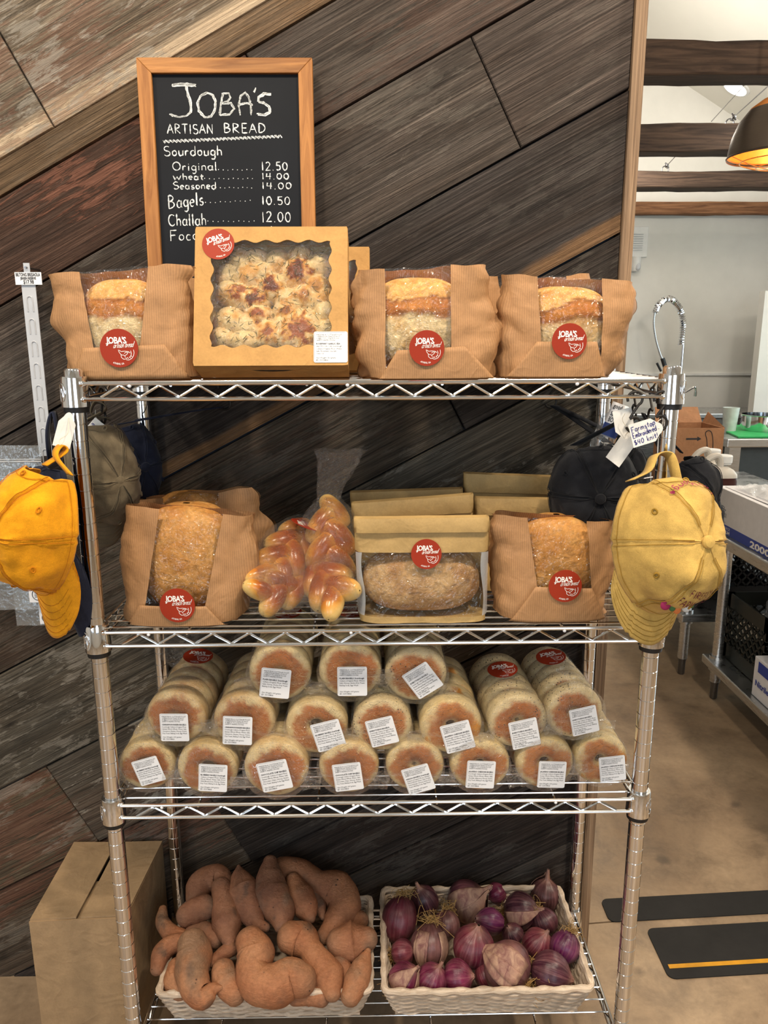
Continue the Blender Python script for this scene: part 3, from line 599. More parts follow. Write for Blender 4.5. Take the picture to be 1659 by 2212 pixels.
def kraft_bag(label, group, yf, depth, L, R, wl, wr, flap, stk, kind, sd, lean=.02, amp=.0045, tops=.26, loafz=1.0):
    base = (at(*L[0], y=yf)+at(*R[0], y=yf))/2; base.y += depth/2
    zfl = (ZS[0] if base.z > 1.2 else ZS[1])+.0042; base.z = zfl
    root = thing('bread_bag', label, 'bag of bread', base, group)
    rnd = random.Random(sd)
    def rowL(t): p = curve_at(L, t); return at(p[0], p[1], y=yf+lean*t)
    def rowR(t): p = curve_at(R, t); return at(p[0], p[1], y=yf+lean*t)
    L = [(p[0], p[1], 0) for p in L]; R = [(p[0], p[1], 0) for p in R]
    D = lambda t: depth*(1-(1-tops)*t**1.7)
    shp = lambda f: max(0.0, 1-abs(2*f-1)**2.8)**(1/2.8)
    TS = lsp(0, 1, 34)
    wlw = [at(*p, y=yf) for p in wl]; wrw = [at(*p, y=yf) for p in wr]   # window edges: top, bottom
    def fr_at(W, t):
        a, b = rowL(t), rowR(t); z = (a.z+b.z)/2; k = (W[0].z-z)/(W[0].z-W[1].z); x = W[0].x+(W[1].x-W[0].x)*k
        return max(.06, min(.94, (x-a.x)/(b.x-a.x)))
    def crumple(p, f, back):
        e = .35+1.1*abs(2*f-1)**2 + (.5 if back else 0)
        a, b = nz(p, 15, sd), nz(p, 31, sd+2); q = abs(a)*1.6-.4+abs(b)*.9-.25
        return amp*e*q*1.5
    def pos(f, t, back=False, raw=False):
        a, b = rowL(t), rowR(t); p = a.lerp(b, f); d = D(t); s = shp(f)
        p.y = a.y + d/2*(1-s) if not back else a.y+d/2+d/2*s
        p.z = max(p.z, zfl)
        if raw: return p
        k = crumple(p, f, back); ex = (2*f-1); e3 = ex**3
        p += V((k*e3*1.6, k*(1 if back else -1)*(1-abs(e3)*.6), .35*k*math.sin(f*9+sd)))
        p.z = max(p.z, zfl)
        if t > .93: p.z += .004*nz((f*5, sd, 0), 1.0)
        return p
    paper, win = MB(), MB()
    FA = [lsp(0, 1, 13)]
    for lo, hi, n_, tgt in ((0, 1, 12, paper), (1, 2, 15, win), (2, 3, 12, paper)):
        def ff(u, t, lo=lo):
            a, b = fr_at(wlw, t), fr_at(wrw, t); bp = (0, a, b, 1); return bp[lo]+(bp[lo+1]-bp[lo])*u
        tgt.grid(lambda u, t: pos(ff(u, t), t), lsp(0, 1, n_), TS, uvfn=lambda u, t: pos(ff(u, t), t, raw=True).xz)
    paper.grid(lambda u, t: pos(u, t, True), lsp(1, 0, 36), TS, uvfn=lambda u, t: pos(u, t, True, True).xz)
    paper.grid(lambda u, v: pos(u, 0).lerp(pos(u, 0, True), v), lsp(0, 1, 20), lsp(0, 1, 6), uvfn=lambda u, v: (u*.2, v*.1))
    obj('paper_body', paper, KRAFT, root, ang=60); obj('film_window', win, FILMW, root, label='clear film window')
    # loaf
    zl, zr = rowL(0), rowR(0); t1 = .5; a, b = rowL(.45), rowR(.45); f0, f1 = fr_at(wlw, .5), fr_at(wrw, .5); fc = (f0+f1)/2
    wid = (b-a).length; H = (rowL(1).z+rowR(1).z)/2-base.z
    rx = min(wid*.45, (f1-f0)*wid*.80); cxp = a.x+(b.x-a.x)*fc
    rz = H*.445*loafz; ry = depth*.40
    obj('loaf', loaf_mb((cxp, yf+depth*.5+.004, base.z+.006+rz), (rx, ry, rz), kind, sd), CRUST, root)
    # folded front flap
    W = [at(*p, y=yf-.003) for p in flap]      # TL TR BR BL
    fl = MB()
    def fp(u, v):
        p = W[3].lerp(W[2], u).lerp(W[0].lerp(W[1], u), v)
        a, b = rowL(.1), rowR(.1); f = max(.01, min(.99, (p.x-a.x)/(b.x-a.x))); p.y = yf+D(.1)/2*(1-shp(f))*.7-.0045-.0015*nz(p, 20, sd); p.z = max(p.z, zfl); return p
    fl.grid(fp, lsp(0, 1, 22), lsp(0, 1, 8), uvfn=lambda u, v: fp(u, v).xz); o = obj('front_flap', fl, KRAFT, root, fix=False); solid(o, .0006)
    if stk:
        c = at(stk[0], stk[1], y=yf-.0075); sticker(root, c, stk[2]*mpp(c), (0,-1,.04), (stk[3] if len(stk) > 3 else 0, 0, 1))
    return root
GTOP = 'kraft loaf bags on the top shelf'
kraft_bag('kraft window bag with a golden loaf beside the price strip on the top shelf', GTOP, .012, .12, [(126,812),(100,700),(90,592)], [(424,815),(420,690),(394,570)],
          [(163,600),(197,750)], [(311,588),(300,748)], [(178,752),(354,744),(408,818),(150,820)], (257,752,41), 'ear', 3)
kraft_bag('kraft window bag with a crusty loaf right of the focaccia window box', GTOP, .004, .13, [(782,828),(756,700),(767,583)], [(1078,828),(1092,700),(1052,570)],
          [(832,608),(834,765)], [(976,595),(976,750)], [(858,757),(1004,748),(1080,826),(815,828)], (922,752,38), 'ear', 11)
kraft_bag('kraft window bag with a pale floury loaf at the right end of the top shelf', GTOP, .022, .13, [(1082,824),(1078,700),(1082,592)], [(1335,826),(1388,690),(1384,607)],
          [(1167,592),(1172,742)], [(1310,600),(1305,735)], [(1160,738),(1290,738),(1312,824),(1090,824)], (1230,737,38), 'ear', 23)
kraft_bag('kraft loaf bag half hidden behind the leftmost bag and the focaccia box', GTOP, .165, .12, [(250,800),(240,700),(250,606)], [(470,800),(468,700),(452,598)],
          [(300,606),(300,740)], [(390,604),(390,740)], [(290,745),(400,745),(440,800),(260,800)], None, 'gold', 31, amp=.003)
kraft_bag('kraft loaf bag glimpsed in the gap between the two right bags of the top shelf', GTOP, .17, .12, [(880,800),(878,700),(885,600)], [(1110,800),(1104,700),(1085,594)],
          [(930,606),(930,740)], [(1030,604),(1030,740)], [(920,745),(1040,745),(1090,800),(890,800)], None, 'gold', 37, amp=.003)
kraft_bag('kraft loaf bag whose top edge shows behind the bag at the right end', GTOP, .175, .12, [(1120,800),(1112,700),(1112,605)], [(1310,800),(1316,700),(1278,589)],
          [(1150,606),(1150,740)], [(1230,604),(1230,740)], [(1140,745),(1240,745),(1290,800),(1120,800)], None, 'gold', 41, amp=.003)
# ------------------------------------------------------------------ focaccia boxes
def scalloped_box(name, label, bl, br, yf, lean, H, depth, full=True, seed=1):
    A, B = at(*bl, y=yf), at(*br, y=yf); A.z = B.z = (A.z+B.z)/2
    X = (B-A); Wd = X.length; X.normalize(); UP = V((0, math.sin(lean), math.cos(lean))); N = X.cross(UP).normalized()
    if N.y > 0: N = -N
    Z0 = ZS[0]+.0045; sh = A.z-depth*math.sin(lean)-Z0; A.z -= sh; B.z -= sh
    root = thing(name, label, 'bakery box', (A+B)/2 - N*depth)
    F = lambda u, v, d=0.0: A + X*(u*Wd) + UP*(v*H) - N*d
    inner = []; hx, hy = .385, .378; NS = 40
    for (x0, y0, x1, y1) in ((-hx,-hy,hx,-hy), (hx,-hy,hx,hy), (hx,hy,-hx,hy), (-hx,hy,-hx,-hy)):
        L_ = math.hypot(x1-x0, y1-y0); nx, ny = (y1-y0)/L_, -(x1-x0)/L_
        for k in range(NS):
            t = k/NS; wv = .011*math.cos(t*2*PI*5.5)*(sm(0,.05,t)*sm(0,.05,1-t)); inner.append((.5+x0+(x1-x0)*t+nx*wv, .515+y0+(y1-y0)*t+ny*wv))
    outer = []
    for p in inner:
        dx, dy = p[0]-.5, p[1]-.515; k = min((.5/abs(dx)) if dx else 9, ((.485 if dy > 0 else .515)/abs(dy)) if dy else 9); outer.append((.5+dx*k, .515+dy*k))
    body = MB(); n = len(inner)
    vs_ = [F(*p) for p in inner]+[F(*p) for p in outer]+[F(p[0], p[1], .0012) for p in inner]
    body.add(vs_, [(i, (i+1) % n, n+(i+1) % n, n+i) for i in range(n)]+[(i, 2*n+i, 2*n+(i+1) % n, (i+1) % n) for i in range(n)], [(p[0]*.2, p[1]*.2) for p in inner+outer+inner])
    for a, b in (((0,0),(1,0)), ((1,0),(1,1)), ((1,1),(0,1)), ((0,1),(0,0))):
        body.add([F(*a), F(*b), F(*b, depth), F(*a, depth)], [(0,1,2,3)])
    body.add([F(0,0,depth), F(1,0,depth), F(1,1,depth), F(0,1,depth)], [(0,1,2,3)])
    o = obj('box_body', body, KBOX, root, False)
    win = MB().add([F(p[0], p[1], .0016) for p in inner]+[F(.5,.515,.0016)], [(i, (i+1) % n, n) for i in range(n)])
    obj('film_window', win, FILM, root, False, label='clear window with a scalloped edge')
    tab = MB().add([F(.36,0,depth*.36)-UP*.0006, F(.42,0,depth*.44)-UP*.0006, F(.5,0,depth*.47)-UP*.0006, F(.58,0,depth*.44)-UP*.0006, F(.64,0,depth*.36)-UP*.0006], [(0,1,2,3,4)])
    obj('tuck_slot', tab, BLACKP, root, False, label='dark tuck slot in the lower edge')
    if not full: return root, F
    rnd = random.Random(seed)
    zc = lambda zx, zy: ((420+zx/4.484-424)/326, (797-(500+zy/4.484))/288)
    lumps = [(zc(*q), r, b) for q, r, b in (((990,380),.15,1), ((725,520),.125,1), ((560,640),.115,.95), ((400,600),.11,.8), ((610,800),.10,.8), ((885,760),.115,.7), ((1040,610),.11,.65), ((700,980),.125,.75),
             ((1010,960),.20,.85), ((1170,520),.11,.6), ((490,400),.12,.45), ((300,560),.1,.1), ((320,850),.12,.2), ((470,900),.11,.0), ((260,1010),.1,.05), ((470,1040),.11,.05), ((880,640),.1,.05), ((1150,650),.09,.3), ((1240,620),.09,.3), ((1260,760),.1,.05),
             ((640,380),.1,.15), ((300,400),.1,.0), ((780,260),.1,0), ((1200,300),.1,.0), ((560,250),.1,0), ((400,250),.1,0), ((1000,220),.1,0), ((1270,930),.1,.1), ((560,760),.08,.1), ((820,880),.08,.1))]
    def hgt(u, v):
        z = 0
        for (cx_, cy_), r, b in lumps:
            d2 = ((u-cx_)**2+(v-cy_)**2*.95)/(r*r)
            if d2 < 1: z = max(z, math.sqrt(1-d2)*(.55+2.2*r))
        return z
    def fp(u, v):
        z = hgt(u, v); p = F(u, v, .0); k = .056-.040*z-.014*(1-v)*.9-.004*fbm((u,v,0), 14, 2)-.0016*fbm((u,v,0), 40, 5); return F(u, v, max(.004, k))
    def fcn(u, v, p):
        br = 0
        for (cx_, cy_), r, b in lumps:
            d = math.hypot(u-cx_, v-cy_+.006)/r; br = max(br, b*(1-sm(.15, .85, d+fbm((u,v,0), 22, 3)*.9)))
        n_ = fbm((u,v,.3), 16, 8)
        c = mixc(C(226,204,160), C(238,224,196), .5+n_); c = mixc(c, C(212,158,80), sm(-.05, .45, br+n_*.6)*.9); c = mixc(c, C(150,82,36), sm(.45,.8,br)); c = mixc(c, C(88,44,24), sm(.78,1.0,br+n_*.15)*.8)
        return mixc(c, C(168,150,112), (1-sm(.05,.4,hgt(u,v)))*.6)
    fo = MB().grid(fp, lsp(.03,.97,110), lsp(.03,.97,110), cfn=fcn); obj('focaccia', fo, FOCC, root)
    hb = MB()
    for i in range(330):
        u, v = rnd.uniform(.12,.88), rnd.uniform(.14,.9); p = fp(u, v)+N*.0009; a = rnd.uniform(0, PI); l = rnd.uniform(.002,.0055)
        d = X*math.cos(a)+UP*math.sin(a)+N*rnd.uniform(-.1,.3); hb.tube([p-d*l, p+d*l], .00032, 4)
    h = obj('rosemary', hb, HERB, root); h['kind'] = 'stuff'
    c = F(.152,.872)+N*.0009; sticker(root, c, .0243, N, UP.lerp(X*-1, .24))
    d_, t_ = label_meshes('ROSEMARY GARLIC SEA', ['SALT FOCACCIA: Sourdough', 'Culture (Organic Flour, Water,', 'Salt), Rosemary, Sea Salt,', 'Olive Oil'], '360 grams', .0505, .0475)
    l = place('label', d_, root, F(.888,.128)+N*.001, N, UP, label='white printed ingredient label'); inst('label_text', t_, l)
    return root, F
scalloped_box('focaccia_box', 'square kraft window box showing browned rosemary focaccia, leaning on the top shelf', (417,797), (752,795), .004, .33, .216, .062)
r2, F2 = scalloped_box('focaccia_box', 'plain kraft box standing right behind the focaccia window box', (545,770), (800,770), .155, .12, .202, .05, False)
# ------------------------------------------------------------------ chalkboard
CY = .305
cb_l, cb_r = at(294,121,y=CY), at(675,124,y=CY)
cbx0, cbx1, cbz0, cbz1 = -.408, .0, ZS[0]+.0045, at(480,123,y=CY).z
p0, p1 = at(322,570,y=CY-.0), at(681,505,y=CY); cbx0 = (cb_l.x+p0.x)/2; cbx1 = (cb_r.x+p1.x)/2
lean_b = .05
cb = thing('chalkboard_sign', 'black chalkboard menu in a honey wood frame leaning on the plank wall', 'sign', ((cbx0+cbx1)/2, CY, cbz0))
def BP(x, z, d=0.0): return V((x, CY-.022+(z-cbz0)*.045-d, z))
FW = .0245
for nm, pts in (('side_rail', [(cbx0,cbz0),(cbx0+FW,cbz0+FW),(cbx0+FW,cbz1-FW),(cbx0,cbz1)]), ('side_rail', [(cbx1,cbz0),(cbx1,cbz1),(cbx1-FW,cbz1-FW),(cbx1-FW,cbz0+FW)]),
                ('top_rail', [(cbx0,cbz1),(cbx0+FW,cbz1-FW),(cbx1-FW,cbz1-FW),(cbx1,cbz1)]), ('bottom_rail', [(cbx0,cbz0),(cbx1,cbz0),(cbx1-FW,cbz0+FW),(cbx0+FW,cbz0+FW)])):
    o = obj(nm, MB().poly([BP(x*1, z) for x, z in pts], (0,.02,0)), FRAMEW if nm == 'side_rail' else FRAMEH, cb, False, label='honey coloured wooden rail'); bevel(o, .0012)
obj('slate', MB().poly([BP(x, z, -.008) for x, z in ((cbx0+.01,cbz0+.01),(cbx1-.01,cbz0+.01),(cbx1-.01,cbz1-.01),(cbx0+.01,cbz1-.01))], (0,.006,0)), SLATE, cb, False, label='black slate surface')
ZP = lambda zx, zy: at(280+zx/3.95, 100+zy/3.95, pl=(BP(0, 1.6, -.0074), V((0,-1,.045)).normalized()))
def chalk(s, x0, y0, x1, cap, wpx, seed, jit=.5, tilt=0.0, track=.14, wob=.06):
    """hand-chalked line; x0,y0 = baseline start, cap height and stroke width in chalkboard units"""
    k = mpp(ZP(x0, y0))/3.95; a, b = ZP(x0, y0), ZP(x1, y0+tilt); W = (b-a).length; d = (b-a).normalized()
    h = hand_mb(s, cap*k, wpx*k, W, jit, seed, track, wob); up = V((0,.045,1)).normalized(); return MB().join(h, lambda q: a+d*q.x+up*q.y)
ch = MB()
ch.join(chalk("JOBA", 350, 590, 1075, 225, 26, 1, .55)) if False else None
def strokes(lst, wpx, seed=1, rep=1, jit=.6):
    rnd = random.Random(seed); k = mpp(ZP(800,600))/3.95; a0 = ZP(0,0); dx = (ZP(1000,0)-a0)/1000; dy = (ZP(0,1000)-a0)/1000
    out = MB()
    for P in lst:
        for r_ in range(rep):
            o_ = (rnd.uniform(-.35,.35)*wpx*(rep > 1), rnd.uniform(-.35,.35)*wpx*(rep > 1)); h = MB(); ribbon(h, [(x+o_[0], y+o_[1]) for x, y in P], wpx*(.55 if rep > 1 else 1), jit, rnd); out.join(h, lambda q: a0+dx*q.x+dy*q.y)
    return out
ch.join(strokes([[(365,330),(450,322),(570,332)], [(370,320),(470,312),(565,322)], [(485,330),(500,400),(530,500),(528,560),(490,592),(430,602),(375,590),(350,575)],
                 [(660,400),(610,420),(588,480),(600,550),(650,605),(705,598),(738,540),(742,470),(718,415),(665,392),(620,410)],
                 [(805,400),(790,480),(780,580)], [(790,400),(850,395),(865,430),(840,465),(800,480)], [(800,480),(880,480),(908,530),(870,575),(790,582)],
                 [(960,580),(945,500),(960,420),(1000,390),(1030,430),(1050,500),(1055,580)], [(940,500),(1000,480),(1060,495)], [(1085,355),(1072,385)],
                 [(1215,405),(1160,400),(1112,430),(1110,470),(1160,480),(1205,510),(1212,560),(1170,582),(1105,575)]], 20, 3, 3))
ch.join(chalk('ARTISAN', 322, 745, 715, 75, 8, 5)).join(chalk('BREAD', 805, 738, 1165, 75, 9, 6))
ch.join(strokes([[(290+i*17, 812-i*.75+(13 if i % 2 else -13)) for i in range(62)], [(296+i*17, 806-i*.72+(-9 if i % 2 else 11)) for i in range(60)]], 6, 9))
ch.join(chalk('Sourdough', 290, 935, 790, 78, 9, 7, tilt=-6)).join(chalk('Original', 366, 1058, 745, 68, 8, 8)).join(chalk('Wheat', 372, 1138, 632, 52, 9, 9)).join(chalk('Seasoned', 372, 1218, 738, 58, 8, 10))
ch.join(chalk('Bagels', 330, 1385, 632, 105, 10, 11, tilt=-30)).join(chalk('Challah', 332, 1535, 655, 95, 9, 12, tilt=-8)).join(chalk('Foccaccia', 345, 1660, 860, 85, 8, 13, tilt=-20))
for x0, x1, y, n_, cap, s_ in ((775,1065,1055,8,60,0), (655,1075,1132,11,50,0), (755,1070,1212,9,50,0), (665,1060,1345,10,50,0), (690,1100,1512,10,50,0)):
    ch.join(strokes([[(x0+(x1-x0)*i/(n_-1), y+(i % 3)*3-(i*2 if y == 1345 else 0)), (x0+(x1-x0)*i/(n_-1)+7, y+(i % 3)*3-(i*2 if y == 1345 else 0))] for i in range(n_)], 9, 5, 1, .2))
for s_, x0, x1, y, cap in (('12.50',1122,1350,1058,72), ('14.00',1125,1362,1135,52), ('14.00',1125,1384,1218,56), ('10.50',1125,1372,1352,72), ('12.00',1125,1378,1500,88), ('16.00',1140,1390,1625,88)): ch.join(chalk(s_, x0, y, x1, cap, 9, int(x1)))
obj('chalk_writing', ch, CHALK, cb, False, label='white chalk writing', fix=False)
# ------------------------------------------------------------------ middle shelf
GM = 'kraft loaf bags on the middle shelf'
kraft_bag('large kraft window bag with a golden loaf at the left front of the middle shelf', GM, .006, .14, [(250,1362),(232,1215),(262,1092)], [(520,1362),(556,1240),(548,1117)],
          [(338,1100),(312,1312)], [(475,1116),(440,1316)], [(300,1308),(445,1310),(492,1362),(266,1362)], (383,1308,38), 'gold', 51, amp=.004, loafz=1.1)
kraft_bag('kraft loaf bag standing behind the large bag at the left of the middle shelf', GM, .17, .12, [(275,1300),(268,1200),(285,1082)], [(560,1290),(582,1170),(540,1056)],
          [(345,1075),(340,1260)], [(468,1066),(460,1260)], [(330,1250),(470,1250),(520,1290),(290,1290)], None, 'gold', 57, amp=.003, loafz=1.08)
kraft_bag('kraft window bag with a toasted loaf right of the clear fronted bag', GM, .006, .14, [(1078,1352),(1062,1240),(1059,1114)], [(1322,1350),(1344,1240),(1340,1130)],
          [(1143,1116),(1162,1262)], [(1276,1124),(1282,1266)], [(1157,1267),(1280,1272),(1318,1350),(1100,1352)], (1221,1266,36), 'gold', 63, amp=.004, loafz=1.05)
def fold_bag(label, yf, L, R, depth, loaf, stk, sd, fold=.115, clear=(.07,.66)):
    L = [(p[0], p[1], 0) for p in L]; R = [(p[0], p[1], 0) for p in R]
    rl = lambda t: at(*curve_at(L, t).xy, y=yf+.012*t); rr_ = lambda t: at(*curve_at(R, t).xy, y=yf+.012*t)
    base = (rl(0)+rr_(0))/2; base.y += depth/2
    base.z = zfl = ZS[1]+.0042
    root = thing('fold_top_bread_bag', label, 'bag of bread', base, 'fold top bread bags on the middle shelf')
    D = lambda t: depth*(1-.93*sm(.0, 1.0, t)**.9)
    shp = lambda f: max(0.0, 1-abs(2*f-1)**4.5)**(1/4.5)
    def pos(f, t, back=False, e=0.0):
        a, b = rl(t), rr_(t); p = a.lerp(b, f); d = D(t); s = shp(f); p.y = a.y+d/2*(1-s)-e if not back else a.y+d/2+d/2*s
        p.z = max(p.z, zfl); p.y += (.004*nz(p, 18, sd)+.002*nz(p, 50, sd))*(1 if not back else 2)*(1-.5*t); return p
    US = lsp(0, 1, 40)
    pap, clr = MB(), MB(); tf = 1-fold; uvf = lambda u, t: (pos(u, t).x, pos(u, t).z)
    pap.grid(lambda u, t: pos(u, t), US, lsp(clear[1], tf, 8), uvfn=uvf)
    if loaf: pap.grid(lambda u, t: pos(u, t), US, lsp(0, clear[0], 4), uvfn=uvf); clr.grid(lambda u, t: pos(u, t), US, lsp(*clear, 18), uvfn=uvf)
    else: pap.grid(lambda u, t: pos(u, t), US, lsp(0, clear[1], 16), uvfn=uvf)
    pap.grid(lambda u, t: pos(1-u, t, True), US, lsp(0, tf, 20), uvfn=uvf); pap.grid(lambda u, v: pos(u, 0).lerp(pos(u, 0, True), v), US, [0, .5, 1], uvfn=lambda u, v: (u, v))
    obj('paper_body', pap, KRAFT2, root, ang=50)
    if loaf: obj('clear_front', clr, FILMW, root, label='clear plastic front')
    fo = MB(); W = lambda t: .0025*nz((t*3, sd, 1), 1.0)
    secs = [lambda u: pos(u, tf)+V((0,.004,-.001)), lambda u: pos(u, tf)+V((0,-.007,-.004)), lambda u: pos(u, tf, e=.009).lerp(pos(u, 1.0, e=.009), .5+.04*math.sin(u*7+sd)), lambda u: pos(u, 1.0)+V((0,-.007,-.001)), lambda u: pos(u, 1.0)+V((0,.003,.001)), lambda u: pos(u, tf)+V((0,.008,0))]
    fo.grid(lambda u, k: secs[int(k)](u), US, range(6), uvfn=lambda u, k: (u*.2, k*.01)); o = obj('folded_top', fo, KRAFT2, root, ang=40); solid(o, .0008)
    if loaf:
        a, b = rl(.3), rr_(.3); c = (a+b)/2; H = rl(1).z-base.z
        obj('loaf', loaf_mb((c.x, yf+depth*.5, base.z+.008+H*.3), ((b-a).length*.455, depth*.42, H*.31), 'rye', sd, 2.9), CRUST, root)
        for s_, a0 in ((0, 0.0), (1, 1.0)):
            g = MB(); e = .012; f0 = lambda v: .0 if s_ == 0 else 1.0
            g.grid(lambda u, v: pos(max(.004, min(.996, (u*.055 if s_ == 0 else 1-u*.055)+.012*math.sin(v*6)*u)), clear[0]+(clear[1]-clear[0])*v, e=.0012), lsp(0, 1, 4), lsp(0, 1, 14))
            obj('side_gusset', g, FROST, root, label='frosted side gusset')
    if stk:
        c = pos((stk[0]-(L[0][0]))/(R[0][0]-L[0][0]), .62); c = at(stk[0], stk[1], y=c.y-.005); sticker(root, c, stk[2]*mpp(c), (0,-1,.1))
fold_bag('fold top bag with a clear front showing a speckled loaf, front of the middle shelf', .006, [(772,1350),(768,1230),(764,1118)], [(1058,1350),(1058,1230),(1056,1115)], .115, True, (921,1197,33), 71)
fold_bag('plain fold top kraft bag directly behind the clear fronted bag', .135, [(770,1310),(764,1190),(759,1086)], [(1020,1310),(1022,1190),(1022,1066)], .085, False, None, 73, .14)
fold_bag('rearmost fold top kraft bag behind the clear fronted bag', .235, [(770,1275),(762,1160),(756,1062)], [(1000,1275),(1000,1160),(999,1054)], .08, False, None, 79, .14)
fold_bag('fold top kraft bag rising right behind the toasted loaf bag', .16, [(1030,1300),(1024,1180),(1024,1074)], [(1290,1300),(1296,1180),(1294,1078)], .085, False, None, 83, .15)
fold_bag('tallest rear fold top kraft bag at the right of the middle shelf', .255, [(1008,1270),(1004,1140),(1001,1021)], [(1250,1270),(1250,1140),(1247,1030)], .07, False, None, 89, .15)
# braided challah loaves in clear bags
def challah(label, c, axis, L, r, sd, tail=None, stk=False):
    c = V(c); c.z = max(c.z, ZS[1]+.006+1.16*r); ax = V(axis).normalized(); out = (CAM-c); out = (out-ax*out.dot(ax)).normalized(); sd_ = ax.cross(out)
    root = thing('challah_bag', label, 'bag of challah', c, 'bagged challah loaves'); mb = MB(); N = 64
    n_l = max(5, int(L*.84/(r*.46)))
    for i in range(n_l):
        q = i/(n_l-1); tp = .62+.38*math.sin(PI*min(1, max(0, .1+.8*q)))**.6; side = 1 if i % 2 else -1
        ctr = c+ax*((q-.5)*L*.74)+sd_*(side*r*.30*tp)+out*(r*.10*tp); e1 = (ax*.78-sd_*(side*.62)+out*.12).normalized(); e2 = out-e1*out.dot(e1); e2.normalize(); e3 = e1.cross(e2)
        def fn(u, v, ctr=ctr, e1=e1, e2=e2, e3=e3, tp=tp):
            d = e1*(-math.cos(v)*r*.98*tp)+(e2*math.cos(u)*r*.60+e3*math.sin(u)*r*.52)*math.sin(v)**.8*tp; return ctr+d*(1+.05*fbm(ctr+d, 30, sd))
        def cf(u, v, p, ctr=ctr, e2=e2):
            o_ = (p-ctr).dot(e2)/(r*.6); hgt_ = (p-c).dot(out)/r; n_ = fbm(p, 24, sd); k_ = abs(math.cos(v))
            cc = mixc(C(236,212,150), C(220,160,76), sm(-.2,.5,o_+n_*.6-.3*k_)); cc = mixc(cc, C(168,86,32), sm(.25,.85,o_*.6+hgt_*.55+n_*.8-.35*k_)); return mixc(cc, C(118,54,22), sm(.75,1.15,o_*.6+hgt_*.55+n_-.3*k_)*.7)
        mb.grid(fn, [2*PI*j/24 for j in range(24)], lsp(.03, PI-.03, 20), wrap=True, cfn=cf)
    obj('challah_loaf', mb, CHALLAH, root)
    fm = MB()
    def ff(u, s):
        tp = math.sin(PI*min(.97, max(.03, s)))**.3; k = r*1.13*tp*(1+.16*nz((math.cos(u)*2, math.sin(u)*2, s*6), 1.0, sd)+.07*nz((math.cos(u)*5, math.sin(u)*5, s*14), 1.0, sd))
        return c+ax*((s-.5)*L*1.04)+(sd_*math.cos(u)*1.05+out*math.sin(u)*.92)*k
    fm.grid(ff, [2*PI*i/28 for i in range(28)], lsp(0, 1, 30), wrap=True)
    if tail:
        p0 = c+ax*(.5*L); T = V(tail)
        def tf(u, s):
            ctr = p0+T*s; k = r*(.42+.55*s**1.2)*(1+.35*nz((math.cos(u)*3, math.sin(u)*3, s*4), 1.0, sd+5)); return ctr+V((math.cos(u), math.sin(u)*.45, .25*nz((u,s*3,sd),1.0)))*k
        fm.grid(tf, [2*PI*i/26 for i in range(26)], lsp(0, 1, 14), wrap=True)
    obj('plastic_bag', fm, FILMC, root, label='crinkled clear plastic bag')
    if stk:
        q = c+out*(r*1.12)+ax*(L*.26); sticker(root, q, .026, out*.6+ax*.5+V((0,0,.4)), V((0,0,1)))
def chpos(px, py, y): return at(px, py, y=y)
challah('bagged challah in front at lower left, beside the large kraft bag', chpos(606,1286,.05)+V((0,0,.004)), (.6,.7,.0), .12, .037, 1)
challah('bagged challah lying on the lower left one, sticker on top', chpos(615,1200,.10), (.35,.8,.42), .165, .042, 2, None, True)
challah('bagged challah in front at lower right, beside the clear fronted bag', chpos(710,1276,.055), (-.35,.85,.2), .14, .042, 3)
challah('tilted challah at the top of its pile, bag neck twisted upward', chpos(713,1172,.11), (-.05,.42,.9), .145, .043, 4, (.02,.03,.085), False)
# ------------------------------------------------------------------ bagel packs
def bagel_mesh(name, sd, face, rim, dark, hole, seeds, mark=None):
    R_, T = .0545, .0205; mb = MB(); NU, NV = 56, 34
    def fn(u, v):
        cv, sv = math.cos(v), math.sin(v); rr_ = (R_+hole)/2+(R_-hole)/2*math.copysign(abs(cv)**.72, cv); z = T*math.copysign(abs(sv)**.5, sv)
        if rr_ < R_*.45: z *= (.72+.28*sm(hole, R_*.45, rr_))
        p = V((rr_*math.cos(u), z, rr_*math.sin(u))); k = 1+.035*fbm(p, 22, sd)+.015*fbm(p, 70, sd); return V((p.x*k, p.y*(1+.12*fbm(p, 26, sd+3)), p.z*k))
    def cf(u, v, p):
        rd = math.hypot(p.x, p.z)/R_; n_ = fbm(p, 30, sd); n2 = fbm(p, 85, sd+2)
        c = mixc(rim, C(236,216,170), .5+n_*1.3); flat = sm(.55,.9,abs(p.y)/T)
        ang_ = math.atan2(p.z, p.x); n_ += .22*nz((ang_*9, rd*2, sd), 1.0); br = flat*(1-sm(.70,.88,rd+n_*.38)); c = mixc(c, face, br); c = mixc(c, dark, br*sm(-.1,.45,n_+n2*.8)*.75)
        if mark is not None: c = mixc(c, mark, sm(.24,.3,fbm(p, 24, sd+8)))
        return c
    mb.grid(fn, [2*PI*i/NU for i in range(NU)], [2*PI*j/NV for j in range(NV+1)], wrap=True, cfn=cf)
    return mb.mesh(name, BAGELS if seeds else BAGEL)
CR, BR, DK = C(226,196,142), C(190,112,52), C(128,66,28)
